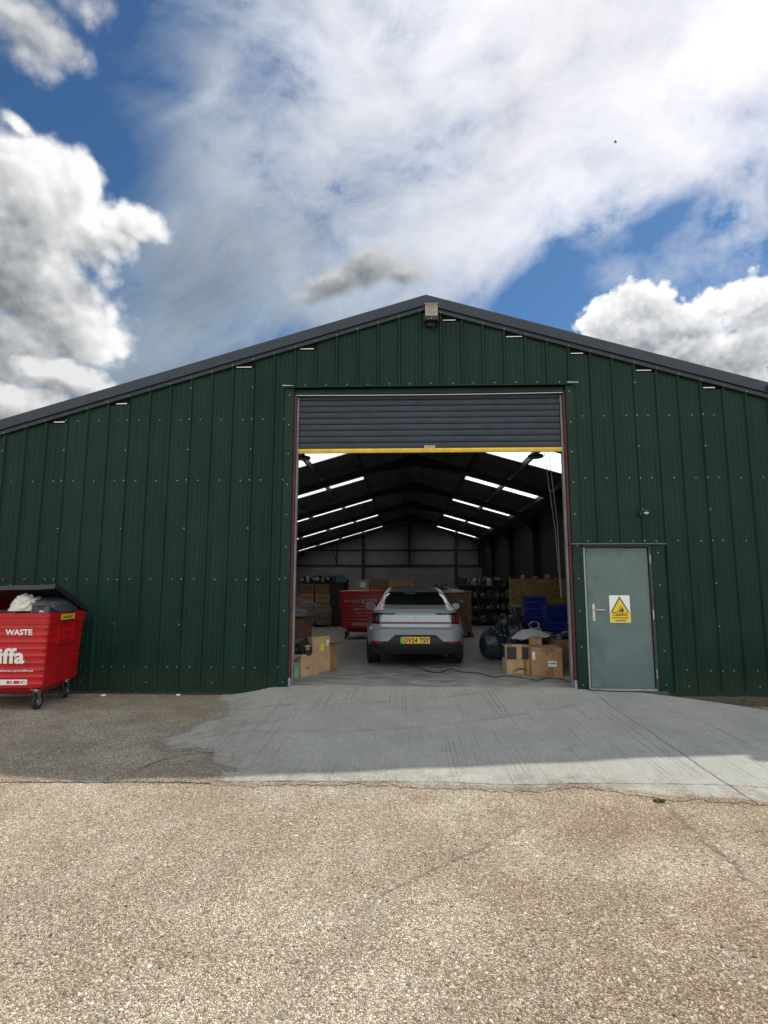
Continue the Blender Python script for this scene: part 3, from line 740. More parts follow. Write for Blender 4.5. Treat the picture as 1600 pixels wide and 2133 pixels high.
# backing so the gaps under the verge read dark, and white closures showing in them
q = MB()
for s_ in (-1, 1):
    xe = XL_ if s_ < 0 else 5.95
    q.add([(AX, .02, ztop(AX)-.03), (xe, .02, ztop(xe)-.03), (xe, .02, ztop(xe)-.50), (AX, .02, ztop(AX)-.50)], [(0,1,2,3)])
q.build('gable_backing', M_BLACKGAP, shed, recalc=False)
for s_ in sorted(short_bays):
    lf = s_+.16 < AX
    x0, x1 = s_+.036, s_+.297
    z = (ztop(s_+.034) if lf else ztop(s_+.30)) - .262
    L = rnd.uniform(.6, 1.0)
    xa, xb = (x1-(x1-x0)*L, x1) if lf else (x0, x0+(x1-x0)*L)
    q = MB(); q.add([(xa,-.022,z+.026), (xb,-.022,z+.028), (xb,.0,z+.040), (xa,.0,z+.038), (xa,-.022,z+.014), (xb,-.022,z+.014)], [(0,1,2,3),(4,5,1,0)])
    q.build('closure_strip', M_WHITE, shed, recalc=False)
# -- verge flashing
for s_ in (-1, 1):
    xe = XL_-.1 if s_ < 0 else 6.03
    segs = [AX + (xe-AX)*t for t in (0, .33, .67, 1)]
    for i, (xa, xb) in enumerate(zip(segs, segs[1:])):
        q = MB(); o_ = -.0015*i
        def sec(x, y, dz): return (x, y+o_, ztop(x)+dz)
        prof = [(.30,.012),(-.080,.012),(-.084,.0),(-.084,-.156),(-.052,-.164),(-.052,-.222),(-.046,-.232)]
        xb2 = xb + (.01*s_ if i < 2 else 0)
        vs = [sec(x, y, dz) for x in (xa, xb2) for y, dz in prof]; n = len(prof)
        q.add(vs, [(k, k+1, n+k+1, n+k) for k in range(n-1)])
        q.build('verge_flashing', M_SLATE, shed, recalc=True)
MB().box(-8.3, -8.2, -.08, .2, ztop(-8.2)-.25, ztop(-8.2)).build('eave_trim', M_SLATE, shed)
# -- flashings round the openings
def trim(name, x0, x1, z0, z1, y=-.038, th=.03, m=M_GREEN2, bevel=.003): return MB().box(x0, x1, y, y+th, z0, z1).build(name, m, shed, bevel=bevel)
trim('jamb_flashing', OL-.145, OL-.004, -.06, OT+.02)
trim('jamb_flashing', OR_+.004, DL-.025, -.02, DT+.010)
trim('jamb_flashing', OR_+.004, OR_+.125, DT+.032, OT+.02)
trim('jamb_flashing', DR+.03, DR+.205, -.02, DT+.010)
q = MB(); q.add([(OL-.16,-.075,OT+.010),(OR_+.14,-.075,OT+.010),(OR_+.14,.10,OT+.026),(OL-.16,.10,OT+.026),(OL-.16,-.075,OT-.010),(OR_+.14,-.075,OT-.010)], [(0,1,2,3),(0,4,5,1)])
q.build('lintel_flashing', M_GREEN2, shed)
for xc in (OL-.10, OR_+.11): MB().obox((xc,-.068,OT+.022), (.17,.03,.014), (0,R(2),0)).build('flashing_end', M_GALV, shed, bevel=.002)
MB().box(OL-.02, OR_+.02, .01, .14, OT-.10, OT-.012).build('lintel_soffit', M_GREEN2, shed)
q = MB(); n = 24
for i in range(n):
    x0, x1 = OL+.02+(OR_-OL-.04)*i/n, OL+.02+(OR_-OL-.04)*(i+1)/n
    f = lambda x: OT-.108-.012*math.sin(math.pi*(x-OL)/(OR_-OL))
    q.add([(x0,.0,f(x0)),(x1,.0,f(x1)),(x1,.0,f(x1)-.012),(x0,.0,f(x0)-.012),(x0,.03,f(x0)),(x1,.03,f(x1))], [(0,3,2,1),(0,1,5,4)])
q.build('lintel_edge', mat('pale_edge_strip', (.55,.55,.52), .4), shed)
q = MB(); q.add([(OR_-.04,-.115,DT+.022),(DR+.21,-.115,DT+.022),(DR+.21,-.03,DT+.034),(OR_-.04,-.03,DT+.034),(OR_-.04,-.115,DT+.008),(DR+.21,-.115,DT+.008)], [(0,1,2,3),(0,4,5,1)])
q.build('door_drip_flashing', mat('drip_flashing', (.10,.14,.13), .25, metal=.4), shed)
for a, b in ((XL_, OL-.15), (DR+.21, 5.98)):
    q = MB(); q.add([(a,-.034,-.035),(b,-.034,-.035),(b,-.058,-.052),(a,-.058,-.052),(b,-.060,-.085),(a,-.060,-.085),(b,-.01,-.085),(a,-.01,-.085)], [(0,1,2,3),(3,2,4,5),(5,4,6,7)])
    q.build('base_flashing', M_GREEN2, shed)
    MB().box(a, b, -.002, .06, -.3, -.05).build('plinth', M_CONC, shed)
# -- screws (a few pixels each)
S = [(x_, z_) for x_, z_ in []]
q = MB()
def screw(x, z, y, r=.009):
    q.cyl((x, y, z), (x, y-.004, z), r, r*.95, 8); q.cyl((x, y-.004, z), (x, y-.011, z), r*.55, r*.45, 6)
def under_verge(x, z): return z < ztop(x)-.30
def solid(x, z): return z > zone_bottom(x)+.02
for k in range(-24, 18):
    xr = k/3; xm = xr+.172
    for z in (4.655, 4.10, 3.117, 2.157, 1.574, .269):
        if z == 4.655 and not (OL-.3 < xm < OR_+.2): continue
        if z == 2.157 and xm < 2.9: continue
        if z == 1.574 and xm > 2.9: continue
        jx = xm+rnd.uniform(-.006,.006)
        if under_verge(jx, z) and solid(jx, z) and not (OL-.12 < jx < OL) and not (jx > 5.4 and z > 3.9): screw(jx, z+rnd.uniform(-.004,.004), -.001)
    if under_verge(xr, ztop(xr)-.31): screw(xr, ztop(xr)-.212, -.054, .008)
    if k % 3 == 0:
        for z in (4.62, 4.10, 3.61, 3.117, 2.63, 2.157, 1.574, 1.53, .90, .269):
            if z in (2.157, 1.53, 2.63) and xr < 2.9 : continue
            if z == 1.574 and xr > 2.9: continue
            if under_verge(xr, z) and solid(xr-.01, z): screw(xr-.004, z+rnd.uniform(-.006,.006), -.031, .0095)
        if xr < 2.9 and under_verge(xr, 2.36) and solid(xr, 2.36): screw(xr-.004, 2.36, -.031, .0095)
        if solid(xr+.52, .05): screw(xr+.52, .045, -.001)
for z in (4.48, 4.0, 3.52, 3.04, 2.56, 2.08, 1.60, 1.12, .60, .06):
    screw(OL-.075, z+rnd.uniform(-.01,.01), -.038); screw(OR_+(.075 if z < 2.2 else .06), z+rnd.uniform(-.01,.01), -.038)
for z in (1.98, 1.50, 1.03, .55, .07): screw(DR+.12, z, -.038)
tag(q.build('screws', M_ZINC, shed, smooth=True, angle=50), kind='stuff')

# -- door jamb steel and guides
for sx, x in ((-1, OL), (1, OR_)):
    MB().box(min(x, x-sx*.030), max(x, x-sx*.030), -.005, .11, .0, OT-.10).build('red_jamb_angle', M_REDOX, shed)
    MB().box(min(x-sx*.032, x-sx*.062), max(x-sx*.032, x-sx*.062), .055, .13, .0, OT-.12).build('shutter_guide', M_GUIDE, shed, bevel=.004)
    MB().box(min(x, x-sx*.034), max(x, x-sx*.034), -.008, .10, .0, .12).build('jamb_foot', M_GALV, shed)
# -- roller shutter
M_SHUT = mat('slate_shutter_paint', (.016,.030,.048), .5, var=(3,.15), dirt=(5,.62,(.02,.022,.03),.5))
M_YEL = mat('yellow_paint', (.80,.55,.05), .45, var=(8,.15), dirt=(12,.62,(.25,.18,.05),.5))
shut = MB().box(OL+.08, OR_-.08, .098, .104, 3.62, OT-.02).build('roller_shutter', M_SHUT, shed)
tag(shut, 'slate blue roller shutter curtain rolled most of the way up')
nsl = 9
for i in range(nsl):
    z = 3.625+i*.1
    q = MB(); a, b = OL+.075, OR_-.075
    pr = [(.086,0),(.074,.002),(.070,.008),(.0685,.050),(.070,.088),(.074,.0945),(.086,.0965)]
    n = len(pr); q.add([(x_, y_, z+h_) for x_ in (a, b) for y_, h_ in pr], [(k, k+1, n+k+1, n+k) for k in range(n-1)])
    s_ = q.build('slat', M_SHUT, shut, smooth=True, angle=50)
q = MB(); q.box(OL+.06, OR_-.06, .050, .115, 3.585, 3.622); q.box(OL+.06, OR_-.06, .058, .108, 3.560, 3.5845); q.build('bottom_bar', M_YEL, shut, bevel=.004)
q = MB(); q.box(.725, .895, .060, .066, 3.628, 3.668)
lab = q.build('maker_plate', mat('brass_plate', (.55,.42,.28), .5), shut)
text('plate_print', 'ROLLER DOORS', .020, mat('plate_ink', (.10,.08,.07), .6), (.81,.0585,3.642), parent=lab, sx=.85)
tag(lab, 'small tan maker plate on the yellow bottom bar')
MB().cyl((OL+.05,.33,4.66), (OR_-.05,.33,4.66), .17, n=20).build('shutter_roll', M_SHUT, shut, smooth=True)

# -- side door
M_DOOR = mat('grey_green_door_paint', (.105,.160,.162), .42, var=(1.8,.10), dirt=(2.6,.52,(.060,.085,.092),.65), bump=(3,.004))
M_FRAME = mat('dark_door_frame', (.030,.036,.038), .5)
door = MB().box(DL+.022, DR-.022, .0, .045, .012, 2.048).build('side_door', M_DOOR, shed, bevel=.004)
tag(door, 'grey green steel side door with lever handle')
q = MB(); q.box(DL-.022, DL+.014, -.028, .06, 0, 2.06); q.box(DR-.014, DR+.028, -.028, .06, 0, 2.06); q.box(DL-.022, DR+.028, -.030, .06, 2.0605, 2.098)
q.build('door_frame', M_FRAME, door)
MB().box(DL-.018, DL+.004, -.036, -.0285, .01, 2.05).build('frame_edge', mat('pale_frame_edge', (.26,.32,.32), .35), door)
MB().box(DL, DR, -.03, .06, -.02, .010).build('threshold', M_GALV, door)
M_SAT = mat('satin_nickel', (.62,.58,.54), .32, metal=.85)
h = MB(); h.prism([(3.187,.985),(3.187,1.205),(3.194,1.218),(3.205,1.223),(3.216,1.218),(3.223,1.205),(3.223,.985),(3.216,.972),(3.205,.967),(3.194,.972)], 'y', -.010, .0)
hp = h.build('handle_plate', M_SAT, door, bevel=.002)
h = MB(); h.tube([(3.205,-.01,1.135),(3.205,-.045,1.135),(3.212,-.056,1.135),(3.24,-.060,1.135),(3.345,-.060,1.133),(3.352,-.052,1.133)], .0095, 8)
h.build('lever', M_SAT, hp, smooth=True)
MB().cyl((3.205,-.016,1.03), (3.205,-.009,1.03), .009, n=12).build('lock_cylinder', M_SAT, hp, smooth=True)
for z in (1.88, 1.07, .22): MB().cyl((DR+.0,-.034,z-.07), (DR+.0,-.034,z+.07), .010, n=8).build('hinge', M_GALV, door, smooth=True)

# -- plain shed shell, portal frames and roof seen through the door
LEN = 31.3
purl = [AX+.38, AX+1.83, AX+3.18, AX+4.585]; purlL = [AX-.38, AX-1.80, AX-3.17, AX-4.70, AX-6.25, AX-7.7]
def roof_z(x): return 6.02 - SL*abs(x-AX)
frames = [4.4, 9.75, 14.7, 20.0, 25.7]
xcells = [-8.25]+purlL[::-1]+purl+[6.05]; xcells.insert(xcells.index(AX-.38)+1, AX)
light_rows = [(5.9,7.75),(10.9,12.1),(16.2,17.4),(22.1,23.3),(28.0,29.5)]
ycuts = sorted([-.05, LEN+.1] + [v for r_ in light_rows for v in r_])
M_ROOFLIGHT = bpy.data.materials.new('translucent_rooflight'); M_ROOFLIGHT.use_nodes = True
_t = M_ROOFLIGHT.node_tree; _t.nodes.clear(); _N = NT(_t)
_tr = _N.n('ShaderNodeBsdfTranslucent'); _tr.inputs[0].default_value = (.97,.97,.94,1); _df = _N.n('ShaderNodeBsdfDiffuse'); _df.inputs[0].default_value = (.7,.7,.68,1)
_mx = _N.n('ShaderNodeMixShader'); _mx.inputs[0].default_value = .04; _t.links.new(_tr.outputs[0], _mx.inputs[1]); _t.links.new(_df.outputs[0], _mx.inputs[2]); _t.links.new(_mx.outputs[0], _N.n('ShaderNodeOutputMaterial').inputs[0])
def lights_x(x0, x1): m_ = (x0+x1)/2; return (AX+1.83 < m_ < AX+4.6) or (AX-7.0 < m_ < AX-1.80)
for x0, x1 in zip(xcells, xcells[1:]):
    for y0, y1 in zip(ycuts, ycuts[1:]):
        is_l = (y0, y1) in light_rows and lights_x(x0, x1)
        q = MB()
        if is_l:
            n = int((y1-y0)/.1); pts = []
            for i in range(n):
                ya = y0+.1*i
                pts += [(ya,0),(ya+.055,0),(ya+.065,.018),(ya+.09,.018)]
            pts.append((y1, 0)); m_ = len(pts)
            q.add([(x_, y_, roof_z(x_)+d_) for x_ in (x0+.035, x1-.035) for y_, d_ in pts], [(k, k+1, m_+k+1, m_+k) for k in range(m_-1)])
            # opaque strips where the sheet bears on the purlins
            q.build('rooflight', M_ROOFLIGHT, shed, recalc=False)
            for a, b in ((x0, x0+.035), (x1-.035, x1)):
                MB().add([(a,y0,roof_z(a)),(b,y0,roof_z(b)),(b,y1,roof_z(b)),(a,y1,roof_z(a))], [(0,1,2,3)]).build('roof_cap_strip', M_ROOFIN, shed, recalc=False)
        else:
            q.add([(x0,y0,roof_z(x0)),(x1,y0,roof_z(x1)),(x1,y1,roof_z(x1)),(x0,y1,roof_z(x0)), (x0,y0,roof_z(x0)+.07),(x1,y0,roof_z(x1)+.07),(x1,y1,roof_z(x1)+.07),(x0,y1,roof_z(x0)+.07)], [(0,1,2,3),(4,7,6,5),(0,4,5,1),(2,6,7,3),(0,3,7,4),(1,5,6,2)])
            q.build('roof_sheet', M_ROOFIN, shed, recalc=False)
for x_ in purl+purlL:
    MB().add([], []).beam((x_, .1, roof_z(x_)-.085), (x_, LEN, roof_z(x_)-.085), .06, .155).build('purlin', M_PURLIN, shed)
MB().beam((XR_-.04,.1,roof_z(XR_)-.14), (XR_-.04,LEN,roof_z(XR_)-.14), .12, .25).build('eaves_beam', M_STEEL, shed)
for y in frames:
    q = MB()
    for s_, xe in ((-1, XL_+.1), (1, XR_-.05)):
        a = lambda x, dz: (x, roof_z(x)+dz)
        hx = AX+s_*1.5; kx = xe-s_*.75
        top, bot = -.16, -.39
        poly = [a(AX, top), a(hx, top), a(kx, top), a(xe, top), (xe, roof_z(xe)-1.0), a(kx, bot), a(hx, bot), a(AX, -.56)]
        q.prism(poly, 'y', y-.006+.001*s_, y+.006+.001*s_)
        # flanges
        for p0, p1 in zip(poly[:3], poly[1:4]): q.beam((p0[0], y, p0[1]), (p1[0], y, p1[1]), .15, .012, (0,1,0)) if False else q.beam((p0[0], y, p0[1]-.006), (p1[0], y, p1[1]-.006), .15, .012)
        for p0, p1 in zip(poly[4:7], poly[5:8]): q.beam((p0[0], y, p0[1]), (p1[0], y, p1[1]), .15, .012)
    q.build('rafter', M_STEEL, shed, recalc=True)
    for xe in (XL_+.15, XR_-.12):
        q = MB(); zt = roof_z(xe)-.2; q.box(xe-.12, xe-.108, y-.075, y+.075, 0, zt); q.box(xe+.108, xe+.12, y-.075, y+.075, 0, zt); q.box(xe-.108, xe+.108, y-.005, y+.005, 0, zt)
        q.build('column', M_STEEL, shed)
# walls
MB().box(XL_-.02, XL_, 0, LEN, -.2, roof_z(XL_)+.03).build('side_wall', M_ROOFIN, shed)
MB().box(XR_, XR_+.02, .02, LEN, -.2, roof_z(XR_)+.03).build('side_wall', mat('shade_dark_sheeting', (.012,.013,.015), .7), shed)  # right wall coloured near black to paint in the dark of that side
for y, nm, holes in ((LEN, 'back_wall', False), (.16, 'front_lining', True)):
    q = MB()
    cols = [XL_, OL-.02, OR_+.02, DL-.03, DR+.03, XR_] if holes else [XL_] + [float(v) for v in range(-8, 6)] + [XR_]
    cols = sorted(set(cols+[AX]+([] if holes else [XR_+.12, XL_-.12])))
    for a, b in zip(cols, cols[1:]):
        m_ = (a+b)/2; zb = 0.0
        if holes and OL-.02 < m_ < OR_+.02: zb = OT-.05
        if holes and DL-.03 < m_ < DR+.03: zb = DT
        q.add([(a+.002, y, zb), (b-.002, y, zb), (b-.002, y, roof_z(b)+.02), (a+.002, y, roof_z(a)+.02), (a+.002, y+.02, zb), (b-.002, y+.02, zb), (b-.002, y+.02, roof_z(b)+.02), (a+.002, y+.02, roof_z(a)+.02)], [(0,1,2,3),(7,6,5,4),(0,4,5,1),(3,2,6,7),(0,3,7,4),(1,5,6,2)])
    if not holes: q.box(XL_, XR_, y+.03, y+.05, -.1, 4); 
    q.build(nm, M_WALLIN if not holes else M_ROOFIN, shed, recalc=False)
q = MB()
q.add([(XL_-.1, LEN+.06, -.2),(XR_+.1, LEN+.06, -.2),(XR_+.1, LEN+.06, roof_z(XR_)+.07),(AX, LEN+.06, 6.10),(XL_-.1, LEN+.06, roof_z(XL_)+.07)], [(0,1,2,3,4)]); q.build('back_cladding', M_GREEN, shed, recalc=False)
BY = LEN-.12
for x_ in (-2.56, 4.15):
    MB().box(x_-.10, x_+.10, BY-.16, BY, 0, roof_z(x_)-.02).build('gable_post', M_STEEL, shed)
MB().box(.70, .88, BY-.16, BY, 2.84, 5.95).build('gable_post', M_STEEL, shed)
for z in (3.93, 2.83): MB().box(XL_, XR_, BY, BY+.08, z-.05, z+.05).build('sheeting_rail', M_STEEL, shed)
for x_ in (-4.48, 5.75):
    q = MB(); zr = roof_z(x_)-.2; q.box(x_-.05, x_+.05, BY-.1, BY, 2.83, zr); s_ = -1 if x_ < 0 else 1
    q.beam((x_, BY-.05, 3.05), (x_+s_*-.0-.0, BY-.05, 3.05+.01), .05, .05); q.beam((x_+.02, BY-.05, 3.0), (x_-s_*-.55, BY-.05, zr+.1 if s_ < 0 else zr-.1), .05, .05)
    q.build('gable_brace', M_STEEL, shed)
# -- chain loop hanging from the shutter gear
q = MB(); q.tube([(2.60,.55,4.55),(2.72,.55,3.6),(2.84,.55,2.4),(2.88,.50,1.3)], .005, 5); q.tube([(2.66,.55,4.55),(2.79,.55,3.6),(2.88,.55,2.5),(2.89,.52,1.3)], .005, 5)
q.build('shutter_chain', M_GUIDE, shed)
# -- two round fittings hanging under the roof near the door
for i, (x_, lab_) in enumerate(((-1.75, 'round dark high bay lamp hanging inside the left of the doorway'), (3.17, 'round dark high bay lamp hanging inside the right of the doorway'))):
    L = thing('high_bay_lamp', lab_, 'lamp', (x_, 3.0, 4.17), group='unlit high bay lamps inside the doorway'); L.scale = (.8,.8,.8)
    MB().lathe([(.0,.10),(.05,.10),(.07,.06),(.20,.03),(.205,-.02),(.17,-.03),(.0,-.03)], n=24).build('housing', M_STEEL, L, smooth=True)
    MB().lathe([(.0,-.034),(.165,-.034),(.165,-.038),(.0,-.040)], n=24).build('lens', mat('lamp_lens', (.25,.27,.28), .25), L, smooth=True)
    MB().cyl((0,0,.10), (0,0,(roof_z(x_)-.1-4.17)/.8), .012, n=6).build('suspension', M_GALV, L)

# ================================================================ adjoining shed, mostly out of view to the right
adj = thing('adjoining_shed', 'neighbouring shed joined to the right end of the green shed', 'shed', (6.04, 0, 0))
z0 = 4.86
q = MB(); q.add([(6.04,-.02,-.1),(13,-.02,-.1),(13,-.02,z0+.6),(6.6,-.02,z0+.12),(6.04,-.02,z0-.02)], [(0,1,2,3,4)])
q.build('gable_wall', M_GREEN, adj, world=True, recalc=False)
q = MB(); q.box(6.06, 13, .05, 30, 4.20, 4.28); q.build('roof', M_SLATE, adj, world=True)
q = MB(); q.add([(6.05,-.09,z0),(13,-.09,z0+.62),(13,.03,z0+.62),(6.05,.03,z0),(6.05,-.09,z0-.20),(13,-.09,z0+.42)], [(0,1,2,3),(4,5,1,0)]); q.build('coping', M_SLATE, adj, world=True, recalc=False)
MB().box(6.032, 6.07, -.02, .10, -.1, 4.52).build('sun_gap_filler', M_SLATE, adj, world=True)  # added filler that blocks sun leaking in between the two sheds
gut = MB(); gut.prism([(5.965,4.46),(6.03,4.44),(6.09,4.46),(6.10,4.53),(6.085,4.53),(6.07,4.475),(6.03,4.46),(5.985,4.475),(5.975,4.53),(5.962,4.53)], 'y', -.15, .3)
gut.build('gutter_end', mat('rusty_gutter', (.10,.075,.06), .7, var=(12,.4)), adj, world=True)

# ================================================================ things
from mathutils import noise as mnoise
M_RUBBER = mat('black_rubber', (.018,.018,.020), .75, var=(20,.3))
M_BLACKP = mat('black_plastic', (.020,.021,.024), .42, var=(6,.3))
M_RED = mat('red_bin_paint', (.47,.006,.012), .38, var=(3,.12), dirt=(7,.70,(.30,.06,.03),.4), coat=.15)
def scuffed(m, col, pale):
    t = m.node_tree; N = NT(t); b = t.nodes['Principled BSDF']; P = N.n('ShaderNodeTexCoord').outputs['Object']
    src = b.inputs['Base Color'].links[0].from_socket
    mp = N.n('ShaderNodeMapping'); t.links.new(P, mp.inputs[0]); mp.inputs['Scale'].default_value = (4, 4, 60); mp.inputs['Rotation'].default_value = (.15, .2, 0)
    sc = N.m('MULTIPLY', N.rng(N.noise(mp.outputs[0], 1.0, 4, .7), .62, .72), N.rng(N.noise(P, 2.2, 3, .5), .48, .62))
    c = N.mix(N.m('MULTIPLY', sc, .55), src, pale)
    g = N.rng(N.m('ADD', N.noise(P, 5, 5, .65), 0), .54, .72, 0, .5); sx = N.n('ShaderNodeSeparateXYZ'); t.links.new(P, sx.inputs[0])
    c = N.mix(N.m('MULTIPLY', g, N.rng(sx.outputs[2], .75, .25, .25, 1.0)), c, col)
    t.links.new(c, b.inputs['Base Color'])
scuffed(M_RED, (.10,.030,.020), (.62,.16,.14))
M_LID = mat('black_lid_plastic', (.020,.022,.026), .35, var=(3,.3), dirt=(6,.6,(.06,.06,.06),.4))
M_DECAL = mat('white_decal', (.80,.80,.78), .45)
M_DECALG = mat('grey_decal', (.42,.44,.45), .5)
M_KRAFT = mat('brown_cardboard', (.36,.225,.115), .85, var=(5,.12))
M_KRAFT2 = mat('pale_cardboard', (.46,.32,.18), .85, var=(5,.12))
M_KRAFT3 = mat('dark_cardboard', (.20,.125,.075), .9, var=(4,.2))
M_TAPE = mat('packing_tape', (.27,.15,.065), .30, coat=.3)
M_PAPER = mat('paper_label', (.78,.78,.76), .6)
M_INK = mat('black_ink', (.012,.012,.013), .5)
M_BAG = mat('black_bin_bag', (.020,.026,.036), .28, var=(5,.35), bump=(16,.012))
M_WRAP = mat('cloudy_stretch_film', (.30,.28,.25), .22, var=(7,.3), bump=(12,.02))
M_FILM = mat('clear_stretch_film', (.42,.40,.37), .18, var=(6,.3), bump=(9,.03)); M_FILM.node_tree.nodes['Principled BSDF'].inputs['Alpha'].default_value = .38

def rrect(hx, y0, y1, r, z, n=5):
    pts = []
    for cx, cy, a0 in ((hx-r, y1-r, 0), (-hx+r, y1-r, 90), (-hx+r, y0+r, 180), (hx-r, y0+r, 270)):
        for i in range(n+1):
            a = R(a0+90*i/n); pts.append((cx+r*math.cos(a), cy+r*math.sin(a), z))
    return pts
def loft(q, rings, cap0=True, cap1=True):
    n = len(rings[0]); vs = [p for r_ in rings for p in r_]
    fs = [(i*n+k, i*n+(k+1) % n, (i+1)*n+(k+1) % n, (i+1)*n+k) for i in range(len(rings)-1) for k in range(n)]
    if cap0: fs.append(tuple(range(n))[::-1])
    if cap1: fs.append(tuple(range((len(rings)-1)*n, len(rings)*n)))
    return q.add(vs, fs)
def crumple(q, c, rad, seed=0, amp=.25, freq=2.2, sub=4, flat=None, taper=0.0, fold=.10, pleat=0.0):
    """a soft lump with broad bulges, a few sharp folds and optional vertical pleats"""
    bm = bmesh.new(); bmesh.ops.create_icosphere(bm, subdivisions=sub, radius=1.0)
    o = Vector((seed*7.3, seed*3.1, seed*1.7)); vs = []
    for v in bm.verts:
        p = v.co.copy(); n1 = mnoise.noise(p*freq*.55+o)
        w_ = p + .35*Vector((mnoise.noise(p*1.3+o), mnoise.noise(p*1.3+o*2), mnoise.noise(p*1.3+o*3)))
        r1 = 1-min(1, abs(mnoise.noise(w_*freq*.8+o*2))*5); r2 = 1-min(1, abs(mnoise.noise(w_*freq*1.9+o*3))*5)
        az = math.atan2(p.y, p.x); pl = math.sin(az*9+3*n1+seed)*(.3+max(0, p.z))*(1-p.z*p.z*.4)
        s = 1+amp*.8*n1+fold*(r1*r1+.45*r2*r2)+pleat*pl
        w = p*s; t = 1-taper*max(0, w.z)
        P = Vector((w.x*rad[0]*t, w.y*rad[1]*t, w.z*rad[2]))
        if flat is not None and P.z < flat: P.z = flat
        vs.append(tuple(P+Vector(c)))
    bm.verts.index_update(); fs = [tuple(v.index for v in f.verts) for f in bm.faces]; bm.free()
    return q.add(vs, fs)

# ---------------------------------------------------------------- wheeled waste bins
def castor(parent, x, y, rz=0.0):
    m = Matrix.Translation((x, y, 0)) @ Matrix.Rotation(rz, 4, 'Z')
    q = MB(); q.M = m; r = .10
    q.box(-.05,.05,-.05,.05,.262,.272); q.cyl((0,0,.235),(0,0,.265),.035,n=12)
    for s in (-1, 1): q.prism([(-.035,.235),(.035,.235),(.012+.035,.085),(.035+.0,.082)], 'x', s*.030-.003, s*.030+.003)
    q.cyl((-.04,.035,.1),(.04,.035,.1),.010,n=8)
    f = q.build('castor', M_GALV, parent, bevel=.0015)
    w = MB(); w.M = m @ Matrix.Translation((0,.035,.1)); w.lathe([(.0,-.022),(.055,-.022),(.060,-.018),(.085,-.022),(r,-.014),(r,.014),(.085,.022),(.060,.018),(.055,.022),(.0,.022)], n=20, axis='x')
    w.build('tyre', M_RUBBER, f, smooth=True)
    h = MB(); h.M = w.M; h.lathe([(.0,-.025),(.045,-.025),(.05,-.020),(.05,.020),(.045,.025),(.0,.025)], n=14, axis='x'); h.build('hub', M_GALV, f, smooth=True)
def waste_bin(label, loc, rz, group=None):
    B = thing('waste_bin', label, 'bin', loc, rz, group)
    q = MB(); rings = []
    prof = []
    z = .30
    ribs = [.34,.43,.52,.61,.70,.79,.88,.97,1.06]
    zs = sorted(set([.30,1.10,1.112]+[r_+d for r_ in ribs for d in (-.012,-.006,.006,.012)]))
    for zz in zs:
        t = (zz-.30)/(.95); hx = .640+.042*t; yf = -.455-.035*t; yb = .47+.01*t
        bump = .0022 if any(abs(zz-r_) < .007 for r_ in ribs) else 0
        prof.append((zz, hx+bump, yf-bump, yb))
    for zz, d in ((1.113,.014),(1.150,.016),(1.155,.008),(1.185,.008),(1.190,.018),(1.248,.020),(1.252,.016)): prof.append((zz, .680+d-.002, -.486-d, .48+d))
    for zz, hx, a, b in prof: rings.append(rrect(hx, a, b, .055, zz))
    rings.append(rrect(.66, -.46, .46, .045, 1.252)); rings.append(rrect(.645, -.445, .445, .045, .98))
    loft(q, rings); q.build('body', M_RED, B, smooth=True, angle=40)
    q = MB(); loft(q, [rrect(.56,-.40,.40,.05,.295), rrect(.50,-.30,.34,.06,.20), rrect(.46,-.22,.28,.06,.175)]); q.build('sump', M_RED, B, smooth=True, angle=35)
    for sx in (-1, 1):
        # lifting pocket with trunnion on each end
        q = MB()
        for y in (-.26,.10): q.prism([(y,.86),(y+.035,.86),(y+.05,1.11),(y-.015,1.11)], 'x', min(sx*.655, sx*.712), max(sx*.655, sx*.712))
        q.box(min(sx*.655, sx*.722), max(sx*.655, sx*.722), -.28, .15, .835, .862)
        q.cyl((sx*.66,-.06,1.0), (sx*.735,-.06,1.0), .028, n=12)
        q.prism([(-.10,.865),(-.03,.865),(-.035,1.03),(-.075,1.03)], 'x', min(sx*.655, sx*.70), max(sx*.655, sx*.70))
        q.build('lifting_pocket', M_RED, B, bevel=.006)
        for y in (-.36, .37): castor(B, sx*.53, y, rnd.uniform(-.5,.5))
    return B
def bin_print(B, items):
    for nm, body, size, x, z, m, al, sx, bold in items:
        t = (z-.30)/.95; y = -.455-.035*t-.0062
        text(nm, body, size, m, (x, y, z), (R(90)+.037,0,0), B, al, .0006, sx, bold)
def plate(parent, name, x0, x1, z0, z1, m, lift=.0065):
    q = MB()
    def y(z): return -.455-.035*(z-.30)/.95-lift
    q.add([(x0,y(z0),z0),(x1,y(z0),z0),(x1,y(z1),z1),(x0,y(z1),z1),(x0,y(z0)+.004,z0),(x1,y(z0)+.004,z0),(x1,y(z1)+.004,z1),(x0,y(z1)+.004,z1)], [(0,1,2,3),(4,7,6,5),(0,4,5,1),(2,6,7,3),(0,3,7,4),(1,5,6,2)])
    return q.build(name, m, parent)
RZ = R(5.0)
_c = (-4.245, -1.205)                                   # its near right rim corner
def on_bin(lx, ly): return (_c[0]+(lx-.70)*math.cos(RZ)-(ly+.50)*math.sin(RZ), _c[1]+(lx-.70)*math.sin(RZ)+(ly+.50)*math.cos(RZ))
B1 = waste_bin('overfilled red waste bin with its black lid propped open against the green wall', (*on_bin(0, 0), YARD), RZ, 'red four wheeled waste bins')
bin_print(B1, [('print','WASTE',.098,.315,.975,M_DECAL,'CENTER',1.05,.0038), ('print','biffa',.265,.40,.615,M_DECAL,'RIGHT',1.10,.0085),
               ('print','self-service, log in at biffa.co.uk',.036,.525,.505,M_DECAL,'RIGHT',.95,.0008)])
pl = plate(B1, 'sticker', .02, .455, .335, .405, M_DECAL)
q = MB()
def yy(z): return -.455-.035*(z-.30)/.95-.0072
